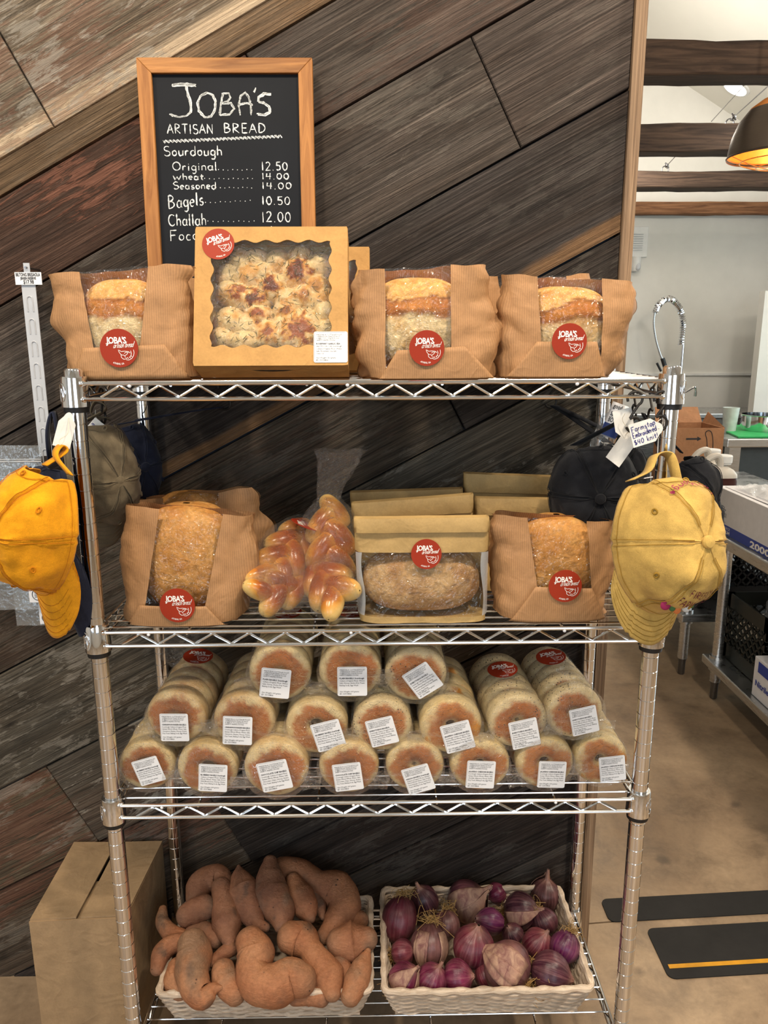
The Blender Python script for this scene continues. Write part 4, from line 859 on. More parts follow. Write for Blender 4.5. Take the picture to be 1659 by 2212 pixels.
KIND = {
 'plain': (('PLAIN BAGELS: Sourdough', ['Culture (Organic Flour, Water,', 'Salt), Honey, Active Dry Yeast,', 'Baking Soda, Egg Wash']), bagel_mesh('bagel', 1, BR, C(226,200,148), DK, .003, False)),
 'everything': (('EVERYTHING BAGELS:', ['Sourdough Culture (Organic Flour,', 'Artisan Whole Wheat, Water, Salt),', 'Everything Bagel Seasoning,', 'Honey, Active Dry Yeast, Baking', 'Soda, Egg Wash']), bagel_mesh('bagel', 2, BR, C(222,200,156), C(156,84,40), .003, True)),
 'cinnamon raisin': (('CINNAMON RAISIN BAGELS:', ['Sourdough Culture (Organic Flour,', 'Artisan Whole Wheat, Water, Salt),', 'Cinnamon, Raisins, Honey, Active', 'Dry Yeast, Baking Soda, Egg Wash']), bagel_mesh('bagel', 3, C(184,108,52), C(212,168,110), DK, .003, False)),
 'blueberry': (('BLUEBERRY BAGELS: Sourdough', ['Culture (Organic Flour, Artisan', 'Whole Wheat, Water, Salt), Dried', 'Wild Blueberries, Honey, Active', 'Dry Yeast, Baking Soda, Egg Wash']), bagel_mesh('bagel', 4, C(186,112,54), C(218,184,124), DK, .0125, False)),
 'chocolate chip': (('CHOCOLATE CHIP BAGELS:', ['Sourdough Culture (Organic Flour,', 'Artisan Whole Wheat, Water, Salt),', 'Chocolate Chips, Honey, Active', 'Dry Yeast, Baking Soda, Egg Wash']), bagel_mesh('bagel', 5, C(190,114,56), C(222,186,126), C(160,90,44), .003, False)),
 'asiago': (('ASIAGO BAGELS: Sourdough', ['Culture (Organic Flour, Artisan', 'Whole Wheat, Water, Salt), Freshly', 'Grated Asiago, Honey, Active Dry', 'Yeast, Baking Soda, Egg Wash']), bagel_mesh('bagel', 6, C(192,118,60), C(226,196,138), DK, .003, False)),
 'jalapeno cheddar': (('JALAPENO CHEDDAR BAGELS:', ['Sourdough Culture (Organic Flour,', 'Artisan Whole Wheat, Water, Salt),', 'Cheddar, Jalapenos, Honey, Active', 'Dry Yeast, Baking Soda, Egg Wash']), bagel_mesh('bagel', 7, C(200,124,58), C(232,202,140), C(170,92,40), .008, False, C(226,150,44))),
}
KL = {k: label_meshes(v[0][0], v[0][1]) for k, v in KIND.items()}
def pack_film(sd, tail):
    mb = MB(); R_ = .0563; Lp = .222
    def fn(u, s):
        y = -.0035+Lp*s; k = R_*(1+.035*nz((math.cos(u)*2.4, math.sin(u)*2.4, s*5), 1.0, sd)+.03*abs(nz((math.cos(u)*6, math.sin(u)*6, s*8), 1.0, sd+1)))
        if s > .86: k *= 1-.9*sm(.86, 1.0, s)
        return V((k*math.cos(u), y, k*math.sin(u)))
    mb.grid(fn, [2*PI*i/40 for i in range(40)], lsp(0, 1, 26), wrap=True)
    def cap(u, s):
        k = R_*(1-s); return V((k*math.cos(u)*1.0, -.0035-.0035*math.sin(min(1, s*2.2)*PI/2)+.0016*nz((k*60*math.cos(u), k*60*math.sin(u), sd), 1.0), k*math.sin(u)))
    mb.grid(cap, [2*PI*i/40 for i in range(40)], lsp(0, .98, 12), wrap=True)
    for sx in (-1, 1):                       # crimped seal standing out at both sides
        z0 = -.02+.016*nz((sd, sx, 0), 1.0); ln = .019+.008*nz((sd, sx, 5), 1.0)
        def wing(u, v): return V((sx*(R_*.80+(R_*.2+ln)*u), -.004-.005*math.sin(v*PI)*u+.004*nz((u*5, v*6, sd), 1.0), z0+(v-.5)*(.034-.016*u)+.006*u*math.sin(v*9+sd)))
        mb.grid(wing, lsp(0, 1, 7), lsp(0, 1, 10))
    def seam(u, v): return V(((u*2-1)*R_*.9, -.0085-.0025*math.sin(v*PI), z0*.6+(v-.5)*.007+.002*math.sin(u*11+sd)))
    mb.grid(seam, lsp(0, 1, 14), lsp(0, 1, 4))
    if tail:
        T = V((-.06, .03, .035)) if sd % 2 else V((.05, .05, .03))
        def tf(u, s):
            k = .012+.04*s; n_ = 1+.5*nz((math.cos(u)*3, math.sin(u)*3, s*5), 1.0, sd); return V((0, Lp-.012, .01))+T*s+V((math.cos(u)*k*.8*n_, .01*math.sin(3*u), math.sin(u)*k*n_))
        mb.grid(tf, [2*PI*i/24 for i in range(24)], lsp(0, 1, 9), wrap=True)
    return mb.mesh('plastic_bag', FILMC)
PF = [pack_film(i, i > 3) for i in range(6)]
def bagel_pack(i, px, py, rpx, kind, y, roll, loff, label, film=None, yaw=0.0, pitch=0.0, stk=None, n=5):
    rnd = random.Random(100+i); c = at(px, py, y=y); s = rpx*mpp(c)/.0575; c.z = max(c.z, ZS[2]+.0042+.0535*s)
    root = thing('bagel_pack', label, 'pack of bagels', c, 'bagel packs on the third shelf'); root.rotation_euler = (pitch, 0, yaw); root.scale = (1, 1, .95)
    me = KIND[kind][1]; yy = .0205
    for k in range(n):
        b = inst('bagel', me, root, (rnd.uniform(-.0015,.0015)*s, yy*s, rnd.uniform(-.002,.001)*s), (rnd.uniform(-.03,.03), rnd.uniform(0, 6.28), rnd.uniform(-.03,.03)), s); yy += .0405
    inst('plastic_bag', PF[film if film is not None else i % 4], root, (0,0,0), (0, rnd.uniform(-.25,.25), 0), s, 'clear crinkled plastic bag')
    d, t = KL[kind]; k = mpp(c)
    M = Matrix.Rotation(roll, 3, 'Y') @ Matrix.Rotation(PI/2, 3, 'X')
    l = inst('label', d, root, (loff[0]*k, -.0125*s, -loff[1]*k), M.to_euler(), (s*.98, s*1.03, s), 'white printed ingredient label'); inst('label_text', t, l)
    if stk is not None:
        a = stk[0]; nr = V((math.sin(a), -.12, math.cos(a))); q = nr.normalized()*(.0595*s); xx = V((0,1,0)).cross(nr).normalized(); up = nr.cross(xx)
        Mx = Matrix((xx, up, nr.normalized())).transposed(); sk = inst('sticker', ST_D, root, V((q.x, stk[1], q.z)), Mx.to_euler(), .027, 'round terracotta sticker'); inst('sticker_print', ST_P, sk)
PK = [
 (318,1672,64,'blueberry',.022,-.3,(8,2),'blueberry bagel pack at the left end of the bottom row',4),
 (447,1676,69,'blueberry',.006,.07,(16,12),'blueberry bagel pack with its hole showing, second along the bottom row',None),
 (598,1690,74,'chocolate chip',-.004,-.2,(-2,4),'chocolate chip bagel pack sagging lowest, bulging over the front rail',None),
 (752,1672,69,'chocolate chip',.004,-.12,(0,12),'chocolate chip bagel pack resting upright right of the sagging one',None),
 (895,1672,67,'asiago',.006,-.3,(8,20),'asiago bagel pack, middle of the bottom row',None),
 (1036,1672,69,'jalapeno cheddar',.006,.05,(0,12),'jalapeno cheddar bagel pack with a browned face, right of the asiago pack',None),
 (1177,1660,67,'jalapeno cheddar',.010,.04,(12,16),'pale jalapeno cheddar bagel pack, second from the bottom right end',None),
 (1299,1652,63,'jalapeno cheddar',.022,-.12,(20,10),'jalapeno cheddar bagel pack at the bottom right corner by the post',None),
 (380,1552,69,'cinnamon raisin',.03,.0,(0,14),'cinnamon raisin bagel pack with loose film tail and top sticker, left end',5),
 (527,1560,71,'cinnamon raisin',.024,.06,(-12,12),'cinnamon raisin bagel pack without a top sticker, middle row',None),
 (682,1573,71,'blueberry',.02,-.26,(28,10),'blueberry bagel pack in the middle row under the plain packs',None),
 (825,1568,68,'everything',.02,-.25,(0,6),'dark faced everything bagel pack in the middle row, beside the blueberry pack',None),
 (975,1572,72,'jalapeno cheddar',.016,-.26,(12,14),'jalapeno cheddar bagel pack with an orange cheese streak, middle row',None),
 (1122,1562,70,'everything',.02,-.2,(8,18),'everything bagel pack with a pale rim and large oval sticker behind',None),
 (1244,1540,67,'everything',.028,-.2,(14,12),'everything bagel pack at the right end, highest of the middle row',None),
 (602,1455,72,'plain',.045,.12,(-6,16),'plain bagel pack at the top left of the pile',None),
 (755,1452,72,'plain',.045,-.0,(6,15),'plain bagel pack at the top centre of the pile',None),
 (900,1458,71,'everything',.045,-.6,(12,6),'everything bagel pack at the top right with a steeply tilted label',None)]
for i, (px, py, r_, kind, y, roll, lo, lb, film) in enumerate(PK):
    stk = {8: (.1,.14), 13: (-.12,.1), 14: (-.15,.12), 15: (0,.15), 16: (0,.15)}.get(i)
    yaw = {8: -.03, 13: .07, 14: .08, 12: .03}.get(i, 0); bagel_pack(i, px, py, r_*1.0, kind, y, roll, lo, lb, film, yaw, 0, stk, 5)
# ------------------------------------------------------------------ baskets, sweet potatoes, red onions
def rrect(x0, x1, y0, y1, r, n=90):
    pts = []
    for cx_, cy_, a in ((x1-r,y1-r,0),(x0+r,y1-r,90),(x0+r,y0+r,180),(x1-r,y0+r,270)): pts += [V((x,y,0)) for x,y in arc(cx_,cy_,r,r,a,a+90,6)]
    L = [0]
    for i in range(len(pts)): L.append(L[-1]+(pts[(i+1) % len(pts)]-pts[i]).length)
    out = []
    for k in range(n):
        t = L[-1]*k/n; i = max(j for j in range(len(pts)) if L[j] <= t); a, b = pts[i], pts[(i+1) % len(pts)]; out.append(a.lerp(b, (t-L[i])/max(1e-9, L[i+1]-L[i])))
    return out
def basket(label, x0, x1, y0, y1, z0, z1, sd):
    c = V(((x0+x1)/2, (y0+y1)/2, z0)); root = thing('wicker_basket', label, 'basket', c, 'wicker produce baskets'); wv = MB(); N = 132; NR = 10
    for k in range(NR):
        t = (k+.5)/NR; e = .02*(1-t); P = rrect(x0+e, x1-e, y0+e, y1-e, .014, N); Q = []
        for i, p in enumerate(P):
            d = V((p.x-c.x, p.y-c.y, 0)); n_ = V((math.copysign(1, d.x), 0, 0)) if abs(abs(d.x)-(x1-x0)/2+e) < abs(abs(d.y)-(y1-y0)/2+e) else V((0, math.copysign(1, d.y), 0))
            w_ = math.sin(2*PI*i/N*22)*(1 if k % 2 else -1); Q.append(V((p.x, p.y, z0+.004+(z1-z0-.01)*t+.0016*math.sin(2*PI*i/N*11+k*.2)))+n_*.0026*w_)
        wv.tube(Q, (z1-z0)/NR*.56, 6, closed=True)
    P0 = rrect(x0+.02, x1-.02, y0+.02, y1-.02, .014, 44); P1 = rrect(x0, x1, y0, y1, .014, 44)
    for a, b in zip(P0, P1): wv.tube([V((a.x,a.y,z0+.002)), V((b.x,b.y,z1))], .0022, 5)
    obj('woven_wall', wv, WICKER, root)
    obj('woven_base', MB().box((x0+.02,y0+.02,z0), (x1-.02,y1-.02,z0+.006)), WICKER, root, False)
    rm = MB(); P = rrect(x0-.001, x1+.001, y0-.001, y1+.001, .014, 160); rm.tube([V((p.x, p.y, z1+.0012*math.sin(i*.9+sd)+.0008*math.sin(i*.31))) for i, p in enumerate(P)], [.0066+.0012*math.sin(i*1.35) for i in range(160)], 8, closed=True)
    obj('wrapped_rim', rm, WICKER, root); return root
BZ = ZS[3]+.0032
basket('pale wicker basket heaped with sweet potatoes on the bottom shelf', -.412, -.016, .046, .29, BZ, .253, 1)
basket('pale wicker basket filled with red onions on the bottom shelf', .012, .404, .046, .318, BZ, .25, 2)
def tuber(name, label, group, cat, pts, sd, cols, parent=None, mat=None, nu=26, lump=.09):
    """smooth root vegetable along 3-D points with radii"""
    n = 7; P = smooth_path([p for p, r in pts], n); R_ = [ipol(lsp(0, 1, len(pts)), [r for p, r in pts], i/(len(P)-1)) for i in range(len(P))]
    L = [0]
    for a, b in zip(P, P[1:]): L.append(L[-1]+(b-a).length)
    T0, T1 = (P[0]-P[1]).normalized(), (P[-1]-P[-2]).normalized(); r0, r1 = R_[0], R_[-1]
    pre = [(P[0]+T0*(r0*.9*math.sin(a)), r0*math.cos(a)) for a in (1.5, 1.3, 1.05, .75, .4)]; po = [(P[-1]+T1*(r1*.9*math.sin(a)), r1*math.cos(a)) for a in (.4, .75, 1.05, 1.3, 1.5)]
    S = pre+list(zip(P, R_))+po; mb = MB(); up = V((.3,.8,.2)).normalized(); rings = []; nn = None
    for i, (p, r) in enumerate(S):
        t = (S[min(i+1, len(S)-1)][0]-S[max(i-1, 0)][0]).normalized()
        nn = (t.cross(up) if nn is None else nn-t*nn.dot(t)).normalized(); bb = t.cross(nn); rings.append((p, r, nn, bb))
    def fn(u, j):
        p, r, a, b = rings[int(j)]; d = a*math.cos(u)+b*math.sin(u); q = p+d*r; k = 1+lump*2*fbm(q, 20, sd)+.035*fbm(q, 75, sd+1)+.02*math.sin(j*1.1+sd)*nz(q, 30, sd+3); return p+d*(r*k)
    def cf(u, j, p):
        a, b, g, dk = cols; n_ = fbm(p, 17, sd); n2 = fbm(p, 48, sd+2); c = mixc(a, b, .5+n_*1.6); c = mixc(c, g, sm(.0,.42,fbm(p, 11, sd+5)+n2*.35)*.8); c = mixc(c, dk, sm(.2,.42,fbm(p, 24, sd+9)+.3*n2)*.7)
        e = min(j, len(rings)-1-j)/5.0; return mixc(c, g, (1-sm(.2,1.2,e))*.5)
    mb.grid(fn, [2*PI*i/nu for i in range(nu)], range(len(rings)), wrap=True, cfn=cf)
    mb.f.append(list(range(nu))); mb.f.append([(len(rings)-1)*nu+i for i in range(nu)])
    o = obj(name, mb, mat or SPUD, parent)
    if parent is None: tag(o, label, cat, group)
    return o
HP0 = V((0,.05,.246))
HN = V((0,-.40,1)).normalized()
SP = lambda zx, zy, d: at(310+zx/3.19, 1780+zy/3.19, pl=(HP0+HN*d, HN))
COLS = [(C(150,98,70), C(172,118,84), C(132,108,88), C(96,76,62)), (C(164,106,72), C(188,132,94), C(142,114,90), C(102,80,66)), (C(138,92,70), C(160,112,84), C(124,104,88), C(86,70,60))]
SPUDS = [
 ('arched sweet potato lying across the back of the heap', -.012, [(950,300,78),(1080,330,88),(1200,400,85),(1330,430,108),(1385,550,102),(1320,680,88),(1250,760,55)], 0),
 ('broad rounded sweet potato at the back left of the heap', -.012, [(370,500,70),(395,400,88),(500,355,85),(560,400,60)], 2),
 ('short round sweet potato with a scarred end, left edge of the heap', .004, [(290,620,66),(350,590,80),(420,560,74)], 2),
 ('curved finger sized sweet potato pointing up beside the carton', -.01, [(132,580,24),(128,660,42),(180,735,50),(260,760,42)], 1),
 ('long sweet potato running down between the left lobe and the centre', .006, [(530,420,60),(555,560,78),(570,680,92),(585,790,48),(588,850,24)], 2),
 ('large tapering sweet potato with a hooked tip, left of the tall central one', .010, [(655,290,12),(662,345,55),(690,440,100),(735,580,82),(790,680,48),(845,708,26)], 2),
 ('tall smooth sweet potato at the top centre of the heap', .018, [(870,250,42),(868,340,82),(885,470,108),(940,590,95),(955,690,52)], 2),
 ('slim sweet potato lying right of the tall central one', .006, [(1030,370,44),(1075,470,82),(1125,570,72),(1145,640,36)], 0),
 ('thin sweet potato tucked behind the slim one', -.016, [(1185,470,40),(1215,560,42),(1235,640,18)], 2),
 ('egg shaped sweet potato at the right edge of the heap', .014, [(1345,800,85),(1440,790,122),(1540,775,72)], 0),
 ('knobbly sweet potato with a fist shaped head, right of centre', .018, [(1010,760,92),(1090,780,108),(1150,850,72),(1200,930,88),(1275,1040,98),(1305,1160,50)], 1),
 ('pointed sweet potato with a yellow nick, right front corner', .016, [(1548,870,18),(1510,960,60),(1465,1080,80),(1425,1180,60)], 1),
 ('huge crooked sweet potato at the centre front with a folded neck', .036, [(730,790,92),(770,870,118),(745,980,98),(790,1075,118),(900,1095,122),(1010,1040,120),(1090,1060,98)], 1),
 ('long bent sweet potato with a curled tail, hanging over the front left rim', .030, [(330,800,88),(345,880,106),(325,1000,104),(360,1120,92),(410,1180,70),(480,1130,40),(535,1125,14)], 1),
 ('drooping sweet potato over the left basket rim', .004, [(290,800,56),(190,820,54),(120,880,60),(90,990,42)], 0),
 ('shaded sweet potato lying behind the drooping one', -.014, [(330,740,50),(420,730,60),(500,790,52)], 2),
 ('thin reddish sweet potato wedged beside the bent one', .002, [(600,850,48),(540,890,44),(475,945,34)], 0),
 ('plump sweet potato at the front, left of the huge crooked one', .018, [(545,1000,78),(570,1080,92),(630,1165,66)], 1),
 ('round bottomed sweet potato in the front left corner', .006, [(235,980,70),(225,1060,82),(260,1130,66)], 1),
 ('half buried sweet potato along the front rim', .002, [(1040,1190,46),(1140,1160,66),(1230,1190,52)], 0),
 ('buried sweet potato between the knobbly and the pointed ones', -.004, [(1350,960,60),(1385,1040,66),(1370,1140,60)], 0),
 ('small sweet potato in the back right corner under the egg shaped one', -.02, [(1440,660,46),(1500,650,50)], 0)]
for i, (lb, d, pts, ci) in enumerate(SPUDS):
    P = []
    for zx, zy, r in pts:
        p = SP(zx, zy, d); rr_ = r/3.19*mpp(p); P.append((p-HN*rr_*.40, rr_*1.13))
    tuber('sweet_potato', lb, 'sweet potatoes in the basket', 'sweet potato', P, 200+i*7, COLS[ci])
def onion(label, zx, zy, r, ang, tone, sd, roots=False, neck=.35, el=1.0, dz=0.0, tilt=.3, skin=False):
    """ang: direction of the neck in the photo (degrees, 90 = up)"""
    c = at(800+zx/2.765, 1780+zy/2.765, z=.236+dz); R_ = r*1.1/2.765*mpp(c)
    a = math.radians(ang); ax = (_r*math.cos(a)+_u*math.sin(a)-_f*tilt).normalized()
    root = thing('red_onion', label, 'onion', c, 'red onions in the basket'); x1 = ax.orthogonal().normalized(); x2 = ax.cross(x1); rnd = random.Random(sd)
    prof = [(.05,-1.0),(.16,-.985),(.42,-.9),(.72,-.68),(.93,-.34),(1.0,0),(.94,.34),(.76,.64),(.5,.86),(.27,1.0),(.16,1.12),(.11,1.0+neck*.7),(.07,1.0+neck)]
    mb = MB(); NU = 40
    dark, lite = {'dark': (C(54,20,36), C(84,36,50)), 'mag': (C(92,14,50), C(122,34,72)), 'bright': (C(76,10,58), C(104,26,84)), 'red': (C(88,24,42), C(126,52,64)), 'brown': (C(84,48,48), C(128,88,82))}[tone]
    pp = smooth_path([V((q[0], 0, q[1])) for q in prof], 3)
    def fn(u, j):
        q = pp[int(j)]; p = c+(x1*math.cos(u)+x2*math.sin(u))*(q.x*R_)+ax*(q.z*R_*el*.93); k = 1+.05*math.sin(u*7+sd)*.3+.09*fbm(p, 22, sd); return c+(p-c)*k
    mb.grid(fn, [2*PI*i/NU for i in range(NU)], range(len(pp)), wrap=True, cfn=lambda u, j, p: mixc(mixc(dark, lite, .45+fbm(p, 20, sd)*1.8+.25*math.sin(u*9)), C(176,134,112), sm(.8, 1.25, pp[int(j)].z)*.8), uvfn=lambda u, j: (u/6.28, j*.03))
    obj('bulb', mb, ONION, root)
    if skin:
        sk = MB()
        for k in range(3):
            u0 = rnd.uniform(0, 6.28); wd = rnd.uniform(.7, 1.3)
            def sf(s, t, u0=u0, wd=wd):
                j = min(len(pp)-1, int((.25+.62*t)*(len(pp)-1))); q = pp[j]; u = u0+(s-.5)*wd*(1.1-.5*t); lift = 1.035+.22*abs(s-.5)**2*(1+nz((s*4,t*4,sd),1.0))+.10*t*t; return c+(x1*math.cos(u)+x2*math.sin(u))*(q.x*R_*lift)+ax*(q.z*R_*el*.97*(1+.14*t))
            sk.grid(sf, lsp(0, 1, 9), lsp(0, 1, 9))
        o = obj('dry_skin', sk, ONPAPER, root, label='papery dry outer skin'); solid(o, .0005)
    if roots:
        rt = MB(); b = c-ax*(R_*el*.9)
        for k in range(34):
            d = (-ax*rnd.uniform(.3,1)+x1*rnd.uniform(-1,1)+x2*rnd.uniform(-1,1)); l = R_*rnd.uniform(.4,1.05); p1 = b+d*l*.5; rt.tube(smooth_path([b+x1*rnd.uniform(-.1,.1)*R_, p1, p1+V((rnd.uniform(-1,1), rnd.uniform(-1,1), rnd.uniform(-1,.8)))*l*.5, p1+V((rnd.uniform(-1,1), rnd.uniform(-1,1), rnd.uniform(-1,.4)))*l*.8], 3), .0005, 4)
        o = obj('roots', rt, ROOT_M, root, label='dry stringy roots'); o['kind'] = 'stuff'
for i, a in enumerate([
 ('long dark red onion in the back left corner, roots on top', 175,570,98,260,'red',1,True,.3,1.3,.012), ('dusky red onion with a pale dry neck pointing up, back left', 320,460,80,110,'dark',2,True,.55,1.15,.006),
 ('large dark red onion with a papery neck at the back centre', 575,455,108,35,'dark',3,False,.6,1.0,.008,.2,True), ('small glossy magenta onion at the back edge', 755,415,56,200,'mag',4,False,.1),
 ('small greyish onion with long roots, left of the big purple one', 455,600,72,270,'brown',5,True,.2,1.1,.012), ('oval bright purple onion lying near the middle', 715,582,70,160,'bright',6,False,.1,1.25,.010),
 ('dark onion with a split pale neck, right of the middle', 900,520,98,20,'dark',7,True,.5,1.0,.006,.5,True), ('papery pointed onion in the back right corner', 1045,430,84,85,'brown',8,False,.7,1.15,-.004,.1,True),
 ('dull red onion under the split neck one', 1040,585,76,300,'dark',9,True,.3), ('shiny bright purple onion at the right rim', 1160,735,82,240,'bright',10,True,.1,1.05,.016),
 ('striped dark red onion left of the shiny purple one', 1000,715,84,60,'red',11,True,.4,1.0,.008), ('big dark onion at the front right with a pale root end', 1075,890,112,350,'dark',12,True,.2,1.0,.006),
 ('largest brown skinned onion with a mat of roots, front centre', 818,855,136,150,'brown',13,True,.2,.98,.012,-.5,True), ('large reddish purple onion in the centre', 615,730,114,80,'red',14,False,.3,1.05,.016),
 ('silvery brown onion left of the centre', 350,720,100,265,'brown',15,True,.3,1.15,.014,.3,True), ('small red onion with roots at the left rim', 195,765,68,20,'red',16,True,.2,1.0,.004),
 ('front left onion with a peeling pale husk', 205,925,88,50,'mag',17,True,.6,1.0,.004,.3,True), ('magenta onion with its neck upright at the front', 370,925,84,65,'mag',18,False,.7,1.05,.006),
 ('bright magenta ribbed onion at the front', 525,915,90,15,'mag',19,False,.2,.95,.004), ('half hidden onion behind the large brown skinned one', 850,660,60,120,'dark',20,True,.2,1.0,-.01),
 ('shaded onion between the magenta and brown ones', 690,905,64,300,'red',21,False,.3,1.0,-.012)]): onion(*a[:4], *a[4:])
# ------------------------------------------------------------------ carton on the floor
zt = .367; q = [at(62,1988,z=zt), at(272,1979,z=zt), at(360,1792,z=zt), at(172,1797,z=zt)]
q[2].y = q[3].y = WY-.012; q[1].x = min(q[1].x, -.474); q[2].x = -.474; q[3].x = -.668
ct = thing('cardboard_carton', 'plain brown cardboard carton on the floor left of the shelving unit', 'box', ((q[0].x+q[1].x)/2, (q[0].y+q[2].y)/2, 0))
mb = MB(); n4 = V((0,0,zt-.004))
for a, b in ((0,1), (1,2), (2,3), (3,0)):
    pa, pb = q[a].copy(), q[b].copy(); pa.z = pb.z = 0; cc = (q[0]+q[1]+q[2]+q[3])/4
    ins = lambda p: p.lerp(V((cc.x, cc.y, p.z)), .03); mb.add([pa, pb, pb+n4, pa+n4, ins(pa), ins(pb), ins(pb)+n4, ins(pa)+n4], [(0,1,2,3), (5,4,7,6), (3,2,6,7)], [(0,0),(.3,0),(.3,.3),(0,.3)]*2)
mb.box((q[3].x+.02, q[0].y+.03, .002), (q[2].x-.02, q[2].y-.02, .006))
obj('carton_body', mb, CARTON, ct, False, label='brown cardboard walls')
m0, m1 = q[0].lerp(q[1], .5), q[3].lerp(q[2], .5)
for nm, pts in (('top_flap', [q[0].lerp(m1, .012), m0+V((-.004,.004,0)), m1+V((-.0035,-.002,0)), q[3]]), ('top_flap', [m0+V((.0045,.004,0)), q[1]+V((-.001,.004,0)), q[2], m1+V((.0025,-.002,0))])):
    obj(nm, MB().poly(pts, (0,0,-.004)), CARTON, ct, False, label='folded top flap')
e0_, e1_ = q[0]+V((.003,.001,-.007)), q[1]+V((-.003,.001,-.007)); obj('inner_flap', MB().poly([e0_, e1_, e1_+V((0,.11,0)), e0_+V((0,.11,0))], (0,0,-.003)), CARTON, ct, False)
# ------------------------------------------------------------------ grip strips on the floor
def strip(label, x0, x1, y0, y1, line):
    r = .018; mb = MB(); yl = lambda x, y: y+.087*(x-x0)*.6
    pts = [(x,y) for x,y in arc(x0+r, y0+r, r, r, 270, 180, 6)]+[(x,y) for x,y in arc(x0+r, y1-r, r, r, 180, 90, 6)]+[(x1,y1),(x1,y0)]
    root = thing('grip_strip', label, 'floor strip', ((x0+x1)/2, (y0+y1)/2, 0)); obj('mat', mb.poly([(x, yl(x,y), .003) for x,y in pts], (0,0,-.003)), BLACKR, root, False)
    if line: obj('yellow_line', MB().poly([(x0+.012, yl(x0,y0+.029), .0036), (x1, yl(x1,y0+.029), .0036), (x1, yl(x1,y0+.041), .0036), (x0+.012, yl(x0,y0+.041), .0036)], (0,0,-.0004)), plain('yellow_tape', C(226,160,30), .6), root, False, label='yellow reflective line')
strip('black grip strip with a yellow line on the concrete floor', .672, 1.6, .318, .473, True)
strip('plain black grip strip behind the floor joint', .588, 1.6, .497, .578, False)
# ------------------------------------------------------------------ caps
def cap(label, O, A, F, cloth, rF=.088, rS=.062, h=.105, visor=.066, sd=1, dent=.012, cut=True, vcurve=.35, dk=None):
    A = V(A).normalized(); F = V(F); F = (F-A*F.dot(A)).normalized(); S = A.cross(F); O = V(O)
    root = thing('baseball_cap', label, 'cap', O, 'caps hung on the shelving unit')
    def crown(ph, s, e=0.0):
        th = s*PI/2; rd = math.cos(th)**.62 if s < 1 else 0; hh = math.sin(th)**1.12
        p = O+F*(rF*rd*math.cos(ph))+S*(rS*rd*math.sin(ph))+A*(h*hh); n_ = (p-O).normalized()
        sv = abs(((ph/(PI/3)+.5) % 1)-.5)*2        # 1 on the six seams
        k = dent*fbm(p, 13, sd)*sm(.05,.3,s)*2.0 + dent*.35*fbm(p, 34, sd+2) - .0022*sm(.94,1.0,sv)*sm(0,.1,1-s) + .0014*sm(.80,.88,sv)*(1-sm(.9,.96,sv))
        if s < .13: k += .0012
        return p+n_*(k+e)
    NU, NV = 96, 30
    def v0(u): d = abs(u-PI)/.66; return .40*math.sqrt(max(0.0, 1-d*d))**1.2 if cut and d < 1 else 0.0
    mb = MB().grid(lambda u, v: crown(u, v0(u)+(.985-v0(u))*v), [2*PI*i/NU for i in range(NU)], lsp(0, 1, NV), wrap=True)
    mb.f.append([(NV-1)*NU+i for i in range(NU)])
    o = obj('crown', mb, cloth, root, ang=70); solid(o, .0014, -1)
    top = crown(0, .985); bt = MB(); x1 = A.orthogonal().normalized(); x2 = A.cross(x1); M = Matrix((x1, x2, A)).transposed()
    bt.lathe([(0,-.002),(.0085,-.002),(.0092,.0012),(.0078,.0042),(.004,.0056),(0,.006)], O+A*(h*.995), 20, M, cap=False); obj('top_button', bt, cloth, root)
    for k in range(6):
        ph = k*PI/3; p = crown(ph, .46, .0012); a = (crown(ph+.05, .46)-p).normalized(); b = (crown(ph, .50)-p).normalized(); obj('eyelet', MB().tube([p+a*(.0034*math.cos(t))+b*(.0034*math.sin(t)) for t in lsp(0, 2*PI, 15)[:-1]], .0013, 6, closed=True), dk or cloth, root)
    st = MB()
    for k in range(6):
        for d_ in (-.045, .045):
            ph = PI/6+k*PI/3; s0_ = .06+v0(ph); st.tube([crown(ph+d_/max(.25, math.cos(s*PI/2)**.62)*(1-.5*s), s, .0016) for s in lsp(s0_, .93, 22)], .00055, 4)
    st.tube([crown(u, .1+v0(u), .0016) for u in lsp(0, 2*PI, 90)[:-1]], .0005, 4, closed=True); obj('seam_stitching', st, dk or cloth, root)
    wv = MB(); lim = 1.18
    def vf(u, e):
        ph = (u*2-1)*lim; b = crown(ph, .0); pr = max(0.0, 1-abs(u*2-1)**2.4)**.5; d = F*(.93)+A*(-.30)
        return b+d*(visor*pr*e)+A*(-vcurve*visor*pr*e*(u*2-1)**2*1.0)+F*(.004*math.sin(e*22)*.06)-F*.004*(1-e)
    wv.grid(vf, lsp(0, 1, 40), lsp(0, 1, 14)); o = obj('visor', wv, cloth, root, ang=80); solid(o, .0034)
    vs_ = MB()
    for e in (.3, .45, .6, .75, .88): vs_.tube([vf(u, e)+A*.0021 for u in lsp(.06, .94, 40)], .0005, 4)
    for e in (): pass
    obj('visor_stitching', vs_, dk or cloth, root)
    return root, crown, (O, A, F, S)
def band(name, P, wid, wdir, m, parent, th=.0018):
    """flat strap through P, its width along wdir"""
    P = smooth_path(P, 6); mb = MB(); w_ = V(wdir).normalized()*wid/2
    mb.grid(lambda u, j: P[int(j)]+w_*(u*2-1), [0, .5, 1], range(len(P))); o = obj(name, mb, m, parent, ang=70); solid(o, th); return o
def embroider(crown, rows, m, parent, name, flip=False):
    mb = MB()
    for s_, ph0, ph1, sv, hs, wd, seed in rows:
        h = hand_mb(s_, 1.0, wd, None, .25, seed, .16, .12); W = max(v.x for v in h.v)
        mb.join(h, lambda q: crown(ph0+(ph1-ph0)*q.x/W, sv+hs*q.y, .003))
    o = obj(name, mb, m, parent, fix=False); return o
